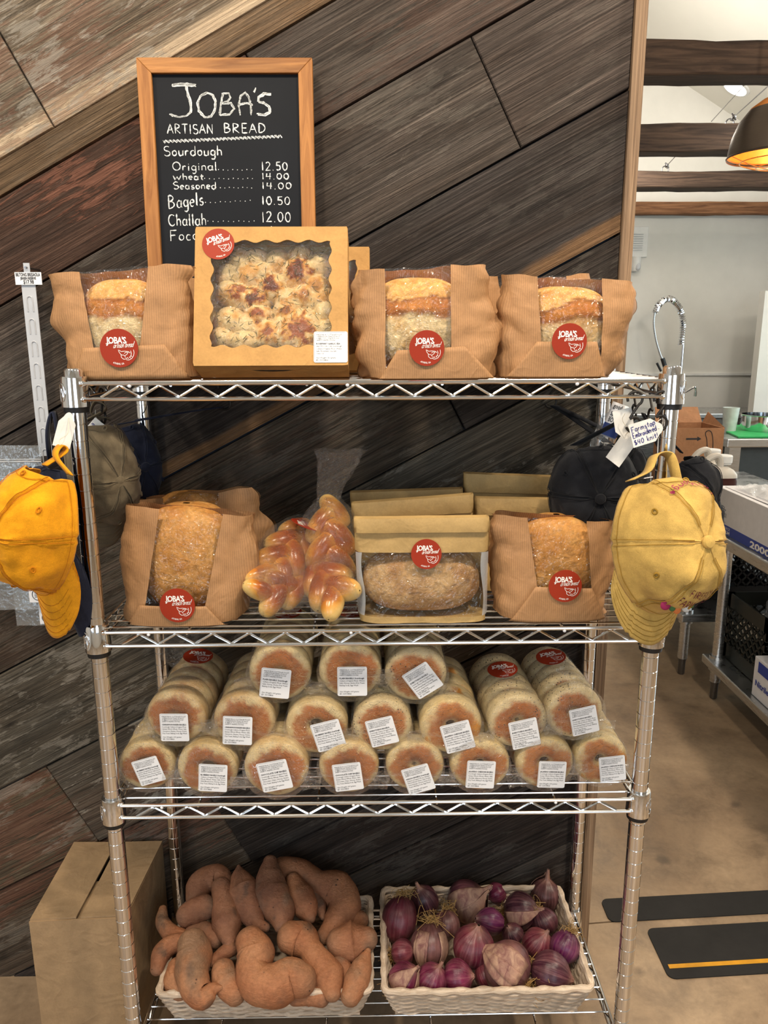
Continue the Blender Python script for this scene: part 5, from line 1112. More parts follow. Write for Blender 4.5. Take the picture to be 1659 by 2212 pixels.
YEL, ORG, NAVY, TAUPE, BLK = m_cloth('washed_yellow_cotton', C(190,156,86)), m_cloth('orange_cotton', C(222,150,26)), m_cloth('navy_cotton', C(38,42,58)), m_cloth('taupe_cotton', C(112,100,80)), m_cloth('black_cotton', C(27,28,32))
YELD, ORGD = m_cloth('yellow_thread', C(150,116,44)), m_cloth('orange_thread', C(176,108,10))
THREAD = plain('magenta_thread', C(150,30,80), .8); THREADG = plain('green_thread', C(70,110,60), .8); THREADW = plain('white_thread', C(210,210,206), .8); TAGM = plain('white_card_tag', C(236,234,228), .7); STRING = plain('white_string', C(214,206,190), .8)
O1 = at(1412,1172,y=-.092)
r1, cr1, fr1 = cap('washed yellow cap hung by its strap on the front right post', O1, (.31,-.87,.24), (.02,-.32,-.95), YEL, .100, .072, .108, .050, 4, .010, dk=YELD)
hk = at(1434,972,y=-.03)
band('back_strap', [cr1(PI+.60, .03)+V((0,0,.004)), at(1398,1018,y=-.075), at(1414,984,y=-.055), hk+V((0,-.012,-.004)), at(1452,996,y=-.05), cr1(PI-.55, .06)], .017, (.35,-.5,.25), YEL, r1)
bk = at(1392,1040,y=-.082); obj('strap_buckle', MB().tube([bk+V((x,0,z)) for x,z in ((-.011,-.006),(.011,-.003),(.011,.006),(-.011,.003))], .0014, 6, closed=True), DARKSTEEL, r1, label='dark metal strap buckle')
embroider(cr1, [('You Mongo', PI-.66, PI+.60, .50, .08, .12, 3)], THREAD, r1, 'back_lettering')
embroider(cr1, [('FIREFLY', -.34, .34, .60, .075, .13, 4), ('FARM & FO', -.46, .36, .48, .08, .13, 5)], plain('maroon_thread', C(92,22,34), .8), r1, 'front_lettering')
vg = MB()
for ph, m_, rad in ((-.36,'b',.0075), (-.12,'c',.006), (.14,'t',.0065)): p = cr1(ph, .38, .001); (vg if m_ == 'b' else vg).sphere(p, rad, 10, 7)
for nm, ph, rad, mm in (('beet_motif', -.40, .0072, THREAD), ('carrot_motif', -.10, .0056, plain('orange_stitch', C(210,120,60), .8)), ('turnip_motif', .16, .0062, THREADW), ('leaf_motif', -.22, .0045, THREADG), ('leaf_motif', .30, .0042, THREADG)):
    p = cr1(ph-.06, .37, .001); obj(nm, MB().sphere(p, (rad, .0025, rad), 12, 8), mm, r1)
O2 = at(112,1140,y=-.085)
r2_, cr2, _ = cap('bright orange cap at the outer left, in front of the navy cap', O2, (-.47,-.87,.1), (-.19,.02,-1), ORG, .098, .052, .088, .082, 9, .010, dk=ORGD)
band('back_strap', [cr2(PI-.55, .03), at(120,985,y=-.07), at(131,962,y=-.05), at(140,975,y=-.05), cr2(PI+.5, .03)], .016, (.6,-.5,0), ORG, r2_)
O3 = at(166,1128,y=-.012); O3.x = min(O3.x, -.482)
r3_, cr3, _ = cap('navy cap hanging between the orange cap and the left post', O3, (-.6,-.78,.08), (.04,.0,-1), NAVY, .100, .034, .070, .092, 13, .008)
band('back_strap', [cr3(PI+.5, .03), O3+V((-.004,0,.14)), O3+V((.004,.01,.165)), cr3(PI-.5, .03)], .015, (0,-1,0), NAVY, r3_)
O4 = at(214,1012,y=.125)
r4_, cr4, _ = cap('taupe cap with a round button hanging inside the left end of the rack', O4, (.62,-.74,-.1), (.06,.1,-1), TAUPE, .092, .056, .086, .06, 17, .011)
band('back_strap', [cr4(PI-.55, .04), at(198,895,y=.11), at(207,868,y=.11), at(228,885,y=.115), cr4(PI+.55, .04)], .015, (.2,-.8,.3), TAUPE, r4_)
O5 = at(284,1000,y=.25); r5_, cr5, _ = cap('dark navy cap hanging behind the taupe cap', O5, (.5,-.6,.0), (.1,.1,-1), NAVY, .085, .05, .06, .05, 19, .008)
O6 = at(1392,1062,y=.135); O6.x = .376
r6_, cr6, _ = cap('black cap with white lettering hung inside the right end of the rack', O6, (-.12,-.95,.05), (.0,.1,-1), BLK, .090, .075, .078, .055, 23, .010)
embroider(cr6, [('NG', PI-.05, PI-.52, .2, .12, .12, 3)], THREADW, r6_, 'back_lettering')
O7 = at(1478,1100,y=.115); O7.x = .512
r7_, cr7, _ = cap('faded black cap behind the yellow cap, outside the right posts', O7, (.62,-.72,.05), (.12,.1,-1), BLK, .105, .058, .08, .055, 27, .010)
O8 = at(1335,1055,y=.235); r8_, cr8, _ = cap('innermost black cap at the right, partly behind the other black cap', O8, (-.4,-.8,.05), (.0,.1,-1), BLK, .092, .055, .07, .05, 29, .010)
zr = ZS[0]-GAP
for rt_, cr_, hk_, wd_ in ((r6_, cr6, V((.424,.105,zr-.040)), (1,0,0)), (r7_, cr7, V((.462,.16,zr-.040)), (0,-1,0)), (r8_, cr8, V((.345,.325,zr-.040)), (1,0,0)), (r5_, cr5, V((-.29,.325,zr-.040)), (0,-1,0))):
    a_, b_ = cr_(PI-.5, .03), cr_(PI+.5, .03); band('back_strap', [a_, a_.lerp(hk_, .7), hk_+V((0,0,-.002)), b_.lerp(hk_, .7), b_], .014, wd_, BLK if rt_ is not r5_ else NAVY, rt_)
# ------------------------------------------------------------------ hooks and price tags
HOOKM = plain('dark_hook_metal', C(44,42,40), .4, .3)
def s_hook(label, p, h, yaw=0.0, w_=.011):
    p = V(p); pts = []; r = w_; d = V((math.cos(yaw), math.sin(yaw), 0))
    for a in lsp(200, -60, 12): pts.append(p+d*(r*math.cos(math.radians(a)))+V((0,0,r*math.sin(math.radians(a)))))
    q0 = p-V((0,0,h))
    for a in lsp(120, -160, 13): pts.append(q0-d*(r*math.cos(math.radians(180-a)))*-1*-1+V((0,0,r*math.sin(math.radians(a)))))
    o = obj('s_hook', MB().tube(smooth_path(pts, 3), .0021, 8), HOOKM, None); tag(o, label, 'hook', 's hooks on the shelf rails'); return o
zr = ZS[0]-GAP
s_hook('dark s hook on the front rail, left of the right post', (.388, -.012, zr-.0035), .038)
s_hook('dark s hook on the right side rail, between two others', (.445, .075, zr-.0035), .034, PI/2)
s_hook('dark s hook holding the yellow cap beside the right post', (.4275, -.012, zr-.0035), .036, .0)
s_hook('dark s hook holding the taupe cap at the left rail', (-.445, .11, zr-.0035), .034, PI/2)
s_hook('dark s hook holding the faded black cap on the right side rail', (.445, .155, zr-.0035), .034, PI/2)
s_hook('dark s hook holding the innermost black cap on the rear rail', (.345, .346, zr-.0035), .034, 0)
s_hook('dark s hook holding the dark navy cap on the rear rail', (-.29, .346, zr-.0035), .034, 0)
def price_tag(label, c, w_, h, roll, yaw, lines, hang):
    root = thing('price_tag', label, 'tag', c, 'string price tags'); M = Matrix.Translation(V(c)) @ Matrix.Rotation(yaw, 4, 'Z') @ Matrix.Rotation(roll, 4, 'Y') @ Matrix.Rotation(PI/2, 4, 'X')
    k = .28*w_; pts = [(-w_/2,-h/2),(w_/2-k,-h/2)]+arc(w_/2-k+.002,0,k,h*.30,-62,62,9)[0:9]+[(w_/2-k,h/2),(-w_/2,h/2)]
    obj('card', MB().poly([M @ V((x,y,0)) for x,y in pts], (M.to_3x3() @ V((0,0,-.0006)))), TAGM, root, False)
    if lines:
        tx = MB()
        for s_, y, hh in lines: tx.join(hand_mb(s_, hh, .0011, min(w_*.78, len(s_)*hh*.62), .2, len(s_), .12, .1), lambda q: M @ V((-w_*.45+q.x, y+q.y+q.x*.05, .0005)))
        obj('handwriting', tx, plain('blue_ink', C(62,62,130), .6), root, False, label='blue handwriting', fix=False)
    e = M @ V((w_*.38, 0, .0004)); a, b = e, V(hang)
    obj('string', MB().tube(smooth_path([a, a.lerp(b,.4)+V((.004,-.003,-.006)), a.lerp(b,.75)+V((-.004,0,-.002)), b], 5), .0006, 5), STRING, root)
tc = at(1396,933,y=-.045)
price_tag('white price tag with blue handwriting tied above the yellow cap', tc, .046, .035, -.30, 0, [('Farmstop', .005, .008), ('Embroidered', -.004, .008), ('$40 knit!', -.0145, .008)], at(1428,905,y=-.03))
price_tag('blank white tag hanging over the black caps', at(1345,968,y=.05), .055, .030, 2.2-PI, .2, None, at(1366,905,y=.04))
price_tag('blank white tag hanging below the front rail hook', at(1348,915,y=.0), .044, .03, 1.35-PI+PI, .1, None, at(1350,893,y=-.012))
price_tag('white tag tied to the orange cap by the left post', at(141,930,y=-.04), .05, .024, -1.25, .5, None, at(130,962,y=-.06))
price_tag('white tag tucked into the taupe cap', at(218,930,y=.1), .04, .022, .75, .2, [('marigol', -.002, .006)], at(206,885,y=.11))
# ------------------------------------------------------------------ spray bottle
sb = at(1309,935,y=.215); sp = thing('spray_bottle', 'clear spray bottle with a blue and white label at the right end of the rack', 'bottle', sb-V((0,0,.03)))
Mx = Matrix.Rotation(.35, 3, 'Y')
obj('bottle_body', MB().lathe([(0,-.032),(.017,-.032),(.0195,-.028),(.0195,.012),(.014,.03),(.008,.04),(.008,.052),(0,.052)], sb, 28, Mx, cap=False), m_film('clear_bottle', (.95,.97,1,1), 12, .2, .1, .08, .05), sp, label='clear bottle body')
lc_ = MB(); fx_ = lambda u, v: sb+Mx @ V((.0215*math.sin((u-.5)*1.6), -.0215*math.cos((u-.5)*1.6), -.006+v))
lc_.grid(fx_, lsp(0,1,8), lsp(.0, .062, 4)); o = obj('label_card', lc_, LABELW, sp); solid(o, .0004)
lb = MB(); lb.grid(lambda u, v: fx_(u, v)+V((0,-.0008,0)), lsp(0,1,8), lsp(.002, .024, 3)); obj('blue_panel', lb, plain('label_blue', C(30,54,120), .5), sp, label='blue label panel')
tx = MB()
for s_, v0, hh in (('BOTTLE', .027, .009), ('Spray', .038, .008), ('good', .052, .008)):
    t = text_mb(s_, hh*1.35, .0002); wd = max(v.x for v in t.v); tx.join(t, lambda q: fx_(.12+.76*q.x/max(wd,.001)*(.9 if s_ == 'BOTTLE' else .6), v0+q.y)+V((0,-.0009,0)))
obj('label_text', tx, INKK, sp, False, fix=False)
# ------------------------------------------------------------------ clip strip with pouches
SY = .30
s0, s1 = at(58,612,y=SY), at(92,985,y=SY); sx = at(57,600,y=SY).x
cs = thing('clip_strip', 'grey plastic clip strip with a price plate hanging left of the shelving unit', 'display strip', s1)
mb = MB(); xa, xb = at(76,760,y=SY).x-.0125, at(76,760,y=SY).x+.0125
ztop, zbot = at(60,568,y=SY).z, at(90,985,y=SY).z; zs = at(60,614,y=SY).z
mb.poly([(xa,SY,zbot),(xb,SY,zbot),(xb,SY,zs),(xb-.007,SY,zs+.004),(xb-.007,SY,ztop),(xa+.007,SY,ztop),(xa+.007,SY,zs+.004),(xa,SY,zs)], (0,.002,0))
STRIPM = plain('translucent_grey_plastic', C(186,188,192), .35, vary=.04); obj('strip', mb, STRIPM, cs, False, label='grey plastic strip')
slots = MB(); zz = zs-.022; xc = (xa+xb)/2
while zz > zbot+.01:
    slots.tube([V((xc-.005,SY-.0006,zz-.026)), V((xc-.005,SY-.0006,zz-.004))]+[V((xc+.005*math.cos(math.radians(a)), SY-.0006, zz-.004+.005*math.sin(math.radians(a)))) for a in lsp(170, 10, 7)]+[V((xc+.005,SY-.0006,zz-.004)), V((xc+.005,SY-.0006,zz-.026))], .0011, 6); zz -= .040
obj('hook_slots', slots, STRIPM, cs, label='row of arched slots')
pa, pb = at(31,588,y=SY-.004), at(91,615,y=SY-.004)
pp_ = obj('price_plate', MB().poly([(pa.x,SY-.004,pb.z),(pb.x,SY-.004,pb.z),(pb.x,SY-.004,pa.z),(pa.x,SY-.004,pa.z)], (0,.0015,0)), LABELW, cs, False, label='white price plate'); tx = MB(); hW = pb.x-pa.x; hH = pa.z-pb.z
for s_, f_, kk, y in (('BILTONG BRESAOLA', .92, .30, .68), ('JENSEN RESERVE', .58, .22, .42), ('$17.98', .40, .34, .08)):
    t = text_mb(s_, hH*kk*1.25, .0002); wd = max(v.x for v in t.v); k = hW*f_/wd; tx.join(t, lambda q: V((pa.x+hW*.5+(q.x-wd/2)*k, SY-.0045, pb.z+hH*y+q.y)))
obj('price_text', tx, INKK, pp_, False, fix=False)
obj('nail', MB().tube([(xc,SY-.006,ztop-.008),(xc,WY+.01,ztop-.008)], .0018, 8), DARKSTEEL, cs)
def pouch(label, x0, x1, zt_, zb_, y, sd, lab):
    root = thing('plastic_pouch', label, 'pouch', ((x0+x1)/2, y, zb_), 'clear pouches on the clip strip'); mb = MB()
    def pf(u, v, sgn): 
        e = max(0, 1-abs(2*u-1)**3)*max(0, 1-abs(2*v-1)**3); return V((x0+(x1-x0)*u, y+sgn*(.001+.009*e*(1+.6*nz((u*3,v*3,sd),1.0)))+.003*nz((u*6,v*6,sd+2),1.0), zb_+(zt_-zb_)*v))
    mb.grid(lambda u, v: pf(u, v, -1), lsp(0,1,16), lsp(0,1,20)).grid(lambda u, v: pf(1-u, v, 1), lsp(0,1,16), lsp(0,1,20)); obj('pouch_body', mb, POUCH, root, label='clear crinkled pouch')
    obj('zip_seal', MB().tube([V((x0, y-.003, zt_-.03)), V((x1, y-.003, zt_-.03))], .0014, 6).tube([V((x0, y-.003, zt_-.026)), V((x1, y-.003, zt_-.026))], .001, 6), STRIPM, root)
    if lab:
        lx0, lx1, lz0, lz1 = lab; l = obj('label', MB().poly([(lx0,y-.0125,lz0),(lx1,y-.0125,lz0),(lx1,y-.0125,lz1),(lx0,y-.0125,lz1)], (0,.0005,0)), LABELW, root, False, label='white pouch label')
        rg = MB(); cx_, cz_, rr_ = (lx0+lx1)/2, lz0+(lx1-lx0)*.45, (lx1-lx0)*.32
        rg.tube([V((cx_+rr_*math.cos(t), y-.0132, cz_+rr_*math.sin(t))) for t in lsp(0,2*PI,25)[:-1]], .0006, 4, closed=True)
        for k in range(4): rg.tube([V((cx_-rr_*.6, y-.0132, cz_+rr_*(.4-.27*k))), V((cx_+rr_*.6, y-.0132, cz_+rr_*(.4-.27*k)))], .0005, 4)
        obj('label_print', rg, INKK, l)
zp = lambda py, y: at(60, py, y=y).z; xp = lambda px, y: at(px, 1200, y=y).x
pouch('front clear pouch on the clip strip behind the orange cap', xp(-60,.275), xp(112,.275), zp(962,.275), zp(1262,.275), .275, 1, None)
pouch('middle clear pouch on the clip strip, its label beside the orange visor', xp(-20,.288), xp(100,.288), zp(1000,.288), zp(1318,.288), .291, 2, (xp(58,.288), xp(98,.288), zp(1298,.288), zp(1262,.288)))
pouch('lowest clear pouch on the clip strip, round stamped label at its corner', xp(18,.31), xp(112,.31), zp(1040,.31), zp(1352,.31), .312, 3, (xp(76,.31), xp(108,.31), zp(1344,.31), zp(1300,.31)))
# ------------------------------------------------------------------ kitchen beyond the wall: beams, lights, fixtures
def beam(label, y, pyt, pyb, m, sd, x0=-3.19, x1=4.19, depth=.16):
    zt_, zb_ = at(1500, pyt, y=y).z, at(1500, pyb, y=y).z; mb = MB(); N = 90; prof = [(0,zb_),(0,zt_),(depth,zt_),(depth,zb_)]
    def fn(u, k):
        yy, zz = prof[int(k) % 4]; x = x0+(x1-x0)*u; p = V((x, y+yy, zz)); return p+V((0, .008*nz((x*2.5, k*3.1, sd), 1.0), .010*nz((x*2.2, k*5.7, sd+4), 1.0)+.004*nz((x*9, k*2, sd), 1.0)))
    mb.grid(lambda k, u: fn(u, k), [0,1,2,3], lsp(0,1,N), wrap=True); mb.f.append([0,1,2,3]); mb.f.append([(N-1)*4+i for i in (3,2,1,0)])
    o = obj('ceiling_beam', mb, m, None, True, 40); tag(o, label, 'beam', 'rough beams across the kitchen'); bevel(o, .008); return zt_
bz1 = beam('nearest and thickest dark rough beam crossing under the ceiling', 2.2, 84, 160, BEAM, 1)
bz2 = beam('dark rough beam second nearest, behind the pendant lamp', 3.2, 266, 326, BEAM, 2)
bz3 = beam('thinner brown beam, third in depth, with a hook on top', 4.1, 368, 405, BEAM, 3)
bz4 = beam('light brown beam fixed flat on the white kitchen wall', 4.93, 435, 463, BEAM2, 4, depth=.065)
def cable(label, p0, p1, px_ring):
    root = thing('tie_cable', label, 'cable', p0, 'steel cables above the beams'); p0, p1 = V(p0), V(p1); d = (p1-p0).normalized()
    obj('eye_hook', MB().tube([p0+V((.022*math.cos(t), 0, .022*math.sin(t)+.02)) for t in lsp(0,2*PI,17)[:-1]], .0038, 6, closed=True).tube([p0-V((0,0,.06)), p0], .0035, 6), DARKSTEEL, root)
    a = p0+V((0,0,.035)); obj('wire_rope', MB().tube([a, p1], .0026, 6).tube(smooth_path([a, a.lerp(p1,.06)+V((.01,0,-.012)), a.lerp(p1,.13)], 5), .0022, 5), DARKSTEEL, root)
    c = a.lerp(p1, .13); obj('wire_clamp', MB().sphere(c, .012, 8, 6).tube([c+V((-.012,0,.016)), c+V((.012,0,-.016))], .005, 6), DARKSTEEL, root)
cN, cP = V((sl, 0, -1)).normalized(), V((RX, 0, rz))           # plane of the right roof slope
ceil_at = lambda px, py: at(px, py, pl=(cP, cN))
b2 = at(1577, 264, y=3.28); cable('tie cable hooked on the second beam, rising toward the pendant lamp', (b2.x, 3.28, bz2), at(1659, 186, y=2.3), 0)
b3 = at(1437, 364, y=4.18); cable('tie cable hooked on the third beam', (b3.x, 4.18, bz3), at(1470, 326, y=3.40), 0)
o = obj('plain_cable', MB().tube([at(1537, 262, y=3.3), ceil_at(1622, 162)-V((0,0,.02))], .0024, 6), DARKSTEEL); tag(o, 'thin straight cable passing over the recessed ceiling light', 'cable')
def emis(name, c, s):
    m = Mat(name); m.P(Base_Color=c, Emission_Color=c, Emission_Strength=s); return m.m
lc = ceil_at(1590, 188); k = mpp(lc); Rn = 31*k; xx = V((1,0,sl)).normalized(); yy = V((0,1,0)); nn = xx.cross(yy).normalized(); nn = nn if nn.z < 0 else -nn
M = Matrix((xx, yy*(1 if xx.cross(yy).dot(nn) > 0 else -1), nn)).transposed()
rl_ = thing('recessed_light', 'round glowing recessed light in the sloped ceiling', 'ceiling light', lc)
obj('trim_ring', MB().lathe([(Rn*.82,.002),(Rn*.84,.012),(Rn,.008),(Rn*1.03,.0)], lc, 36, M, cap=False), WHITE_TRIM, rl_)
obj('diffuser', MB().lathe([(0,.006),(Rn*.83,.006)], lc, 36, M, cap=False), emis('lamp_glow', (1,.93,.8,1), 9), rl_, label='glowing diffuser')
# pendant dome lamp
PYL = 2.0; pc = at(1682, 340, y=PYL); pr = 105*mpp(pc)
pl_ = thing('pendant_lamp', 'dark bronze dome pendant lamp with a copper inside, at the right edge', 'lamp', pc)
prof = [(1.0,0),(1.01,.03),(.985,.05),(.975,.17),(.93,.42),(.82,.70),(.64,.93),(.42,1.08),(.2,1.14),(.16,1.2),(.16,1.45),(.1,1.5),(0,1.5)]
obj('dome_shade', MB().lathe([(r*pr, z*pr) for r, z in prof], pc, 48, cap=False), m_metal('bronze_enamel', (.19,.15,.12,1), .42), pl_)
inn = plain('copper_enamel', C(232,140,50), .4, .25); obj('copper_lining', MB().lathe([(r*pr*.975, z*pr+.004) for r, z in prof[1:9]], pc, 48, cap=False), inn, pl_, label='orange copper lining')
cg = MB()
for j in range(6):
    a = j*PI/3; cg.tube([pc+V((pr*.98*math.cos(a)*t, pr*.98*math.sin(a)*t, .005-.05*math.cos(t*PI/2))) for t in lsp(.0, 1, 9)], .0022, 5)
for t in (.42, .75): cg.tube([pc+V((pr*.98*t*math.cos(a), pr*.98*t*math.sin(a), .005-.05*math.cos(t*PI/2))) for a in lsp(0,2*PI,33)[:-1]], .002, 5, closed=True)
obj('wire_cage', cg, m_metal('brass_wire', (.75,.55,.3,1), .3), pl_)
obj('bulb', MB().sphere(pc+V((0,0,pr*.45)), .045, 16, 12), emis('bulb_glow', (1,.7,.35,1), 14), pl_)
obj('suspension_rod', MB().tube([pc+V((0,0,pr*1.5)), V((pc.x, pc.y, cz(pc.x)+.01))], .008, 8), BLACKP, pl_)
pb = bpy.data.lights.new('pendant_bulb', 'POINT'); pb.energy = 5; pb.color = (1,.72,.4); pb.shadow_soft_size = .045; po = bpy.data.objects.new('pendant_bulb', pb); col.objects.link(po); po.location = pc+V((0,0,pr*.25))
# wall vent, sensor
a, b = at(1350,490,y=5), at(1396,556,y=5); vt = thing('wall_vent', 'white louvred vent on the kitchen wall beside the plank wall edge', 'vent', (b.x-.08, 4.985, b.z)); mb = MB()
mb.box((a.x, 4.984, b.z), (b.x, 5.0, a.z)); bevel(obj('vent_frame', mb, WHITE_TRIM, vt, False), .004); sl_ = MB()
for i in range(8): z = a.z-(a.z-b.z)*(.22+.075*i); sl_.box((a.x+(b.x-a.x)*.2, 4.974, z-.005), (a.x+(b.x-a.x)*.78, 4.986, z+.003))
obj('louvre', sl_, WHITE_TRIM, vt, False)
a = at(1370,570,y=4.98); sn = thing('motion_sensor', 'small white sensor box under the wall vent', 'sensor', a); mb = MB(); mb.lathe([(0,-.06),(.032,-.055),(.042,-.03),(.042,.045),(0,.05)], a+V((0,-.02,0)), 20, cap=False); obj('housing', mb, WHITE_TRIM, sn)
obj('lens', MB().sphere(a+V((.012,-.055,-.025)), (.022,.012,.028), 12, 8), plain('sensor_lens', C(200,202,206), .3), sn); obj('bracket', MB().box((a.x-.02, a.y-.01, a.z-.02), (a.x+.02, 5.0, a.z+.02)), WHITE_TRIM, sn, False)
# steel work tables
def steel_table(label, x0, x1, y0, y1, top, shelf, legs, th=.042):
    root = thing('steel_work_table', label, 'table', ((x0+x1)/2, (y0+y1)/2, 0), 'steel work tables'); o = obj('tabletop', MB().box((x0,y0,top-th), (x1,y1,top)), STEEL, root, False); bevel(o, .005)
    if shelf: o = obj('undershelf', MB().box((x0+.04,y0+.05,shelf-.035), (x1-.04,y1-.05,shelf)), STEEL, root, False); bevel(o, .004)
    for x, y in legs:
        l = obj('leg', MB().lathe([(0,.075),(.0205,.075),(.0205,top-th),(0,top-th)], (x,y,0), 20, cap=False), STEEL, root); obj('bullet_foot', MB().lathe([(0,0),(.012,0),(.015,.006),(.015,.06),(.019,.075),(0,.075)], (x,y,0), 16, cap=False), DARKSTEEL, l)
        if shelf: obj('shelf_clamp', MB().lathe([(.0207,shelf-.05),(.029,shelf-.05),(.029,shelf+.012),(.0207,shelf+.012)], (x,y,0), 20, cap=False), STEEL, l)
TT = .715
steel_table('steel work table carrying the blue and white film box, at the right edge', 1.305, 2.05, .25, 1.82, TT, .175, [(1.385,1.72), (1.97,1.72), (1.97,.35)])
steel_table('second steel table beyond the first, holding the jugs and arrow box', 1.27, 2.05, 1.86, 3.0, TT, .29, [(1.345,1.955), (1.97,1.955), (1.345,2.9), (1.97,2.9)])
# cling film box along the table edge
XF = 1.325; f0, f1 = at(1541,1128,x=XF), at(1659,1192,x=XF); h0 = at(1546,1048,x=XF).z; yA, yB = f0.y, .55; zA = TT; zB = max(h0, zA+.1)
cf = thing('film_box', 'long white and blue cling film box on the table edge, wrap bulging on top', 'box', (XF+.07, (yA+yB)/2, zA)); WB = plain('white_card', C(222,220,222), .6, vary=.04); BLU = plain('blue_print', C(34,60,150), .5, vary=.05)
o = obj('carton_body', MB().box((XF, yB, zA), (XF+.14, yA, zB)), WB, cf, False); bevel(o, .002)
obj('blue_band', MB().poly([(XF-.0006,yA-.002,zA+.002),(XF-.0006,yB,zA+.002),(XF-.0006,yB,zA+.038),(XF-.0006,yA-.002,zA+.038)], (.0004,0,0)), BLU, cf, False, label='blue band along the bottom')
def side_type(s_, y0, z0, hh, m, wid=None, bold=.0, nm='print'):
    t = text_mb(s_, hh*1.35, bold); wd = max(v.x for v in t.v); k = 1 if wid is None else wid/wd; mb = MB().join(t, lambda q: V((XF-.0012, y0-q.x*k, z0+q.y))); return mb
pr_ = MB(); pr_.join(side_type('FOOD SERVICE', yA-.012, zA+.0225, .010, None, .13)).join(side_type('CLING FILM', yA-.012, zA+.007, .0115, None, .13, .0008)).join(side_type('2000', yA-.30, zA+.007, .024, None, .14, .0012)).join(side_type('FT', yA-.45, zA+.007, .012, None, .03, .0006))
obj('white_lettering', pr_, INKW, cf, False, fix=False, label='white lettering on blue')
lg = MB().join(side_type('C', yA-.03, zA+.055, .036, None, .045)).join(side_type('HOICE', yA-.055, zA+.066, .015, None, .05)).join(side_type('PREMIUM QUALITY', yA-.012, zA+.043, .005, None, .09)); tl = MB(); ribbon(tl, [(.02,.0),(.045,-.008),(.06,-.018)], .006); lg.join(tl, lambda q: V((XF-.0012, yA-.03-q.x, zA+.055+q.y)))
obj('dark_lettering', lg, plain('grey_print', C(60,70,76), .5), cf, False, fix=False, label='dark grey logo lettering')
obj('lid_flap', MB().poly([(XF+.02,yA-.03,zB+.002),(XF+.02,yB,zB+.012),(XF+.15,yB,zB+.03),(XF+.15,yA-.05,zB+.012)], (0,0,-.002)), WB, cf, False)
cl = MB(); cl.grid(lambda u, v: V((XF+.03+.12*u, yA-.09-.5*v, zB+.012+.035*math.sin(u*PI)*math.sin(min(1,v*1.6)*PI*.5+.2)+.018*nz((u*6,v*12,3),1.0))), lsp(0,1,24), lsp(0,1,50)); obj('loose_wrap', cl, m_film('wrinkled_wrap', (1,1,1,1), 40, .9, .12, .45, .12), cf, label='crumpled clear wrap')
# jugs
def jug(label, px, y, s):
    c = at(px, 1030, y=y); c.z = TT; root = thing('sauce_jug', label, 'jug', c, 'jugs of dark sauce'); W_ = .078*s; D_ = .06*s; H = .225*s
    def rr(z, k): return [c+V((math.copysign(abs(math.cos(a))**.45, math.cos(a))*W_*k, math.copysign(abs(math.sin(a))**.45, math.sin(a))*D_*k, z)) for a in [2*PI*(i+.5)/24 for i in range(24)]]
    def body(zs): mb = MB(); R = [p for z, k in zs for p in rr(z, k)]; n = len(zs); mb.add(R, [(j*24+i, j*24+(i+1) % 24, (j+1)*24+(i+1) % 24, (j+1)*24+i) for j in range(n-1) for i in range(24)]+[tuple(range(23,-1,-1)), tuple((n-1)*24+i for i in range(24))]); return mb
    obj('sauce', body([(.004,.92),(.012,.98),(H*.4,1.0),(H*.62,1.0),(H*.66,.97),(H*.70,1.0)]), plain('dark_sauce', C(66,30,28), .3, vary=.15), root, label='dark red brown sauce filled part')
    MILK = plain('milky_plastic', C(206,200,190), .4, vary=.05); obj('shoulder', body([(H*.70,1.0),(H*.76,.98),(H*.84,.8),(H*.9,.5)]), MILK, root)
    n0 = c+V((W_*.38, 0, H*.84)); obj('screw_cap', MB().lathe([(0,0),(.03*s,0),(.031*s,.006),(.034*s,.008),(.034*s,.034),(.031*s,.038),(0,.038)], n0+V((0,0,.02)), 24, cap=False), WHITE_TRIM, root)
    hp = [c+V((-W_*.98, -.02, H*.52)), c+V((-W_*.95, -.02, H*.78)), c+V((-W_*.6, -.02, H*1.02)), c+V((-W_*.1, -.02, H*1.1)), c+V((W_*.1, -.02, H*1.0)), c+V((W_*.1, -.02, H*.82))]; obj('handle', MB().tube(smooth_path(hp, 5), .0135*s, 10), MILK, root)
    obj('label', MB().poly([c+V((-W_*.55,-D_*1.012,.02)), c+V((W_*.9,-D_*1.012,.02)), c+V((W_*.9,-D_*1.012,.055)), c+V((-W_*.55,-D_*1.012,.055))], (0,-.0006,0)), plain('olive_label', C(140,140,50), .6), root, False, label='olive yellow label strip')
    tx = MB()
    for s_, z in (('SOUR MASTER', .082), ('PORK & SEAFOOD', .064)): t = text_mb(s_, .013, .0003); wd = max(v.x for v in t.v); tx.join(t, lambda q: c+V((-W_*.4+q.x*W_*1.1/wd, -D_*1.015, z+q.y)))
    obj('label_lettering', tx, plain('cream_print', C(170,150,140), .6), root, False, fix=False)
jug('front jug of dark sauce with a white cap behind the film box', 1545, 2.0, 1.0)
jug('rear jug of dark sauce, its handle showing left of the front one', 1520, 2.17, 1.0)
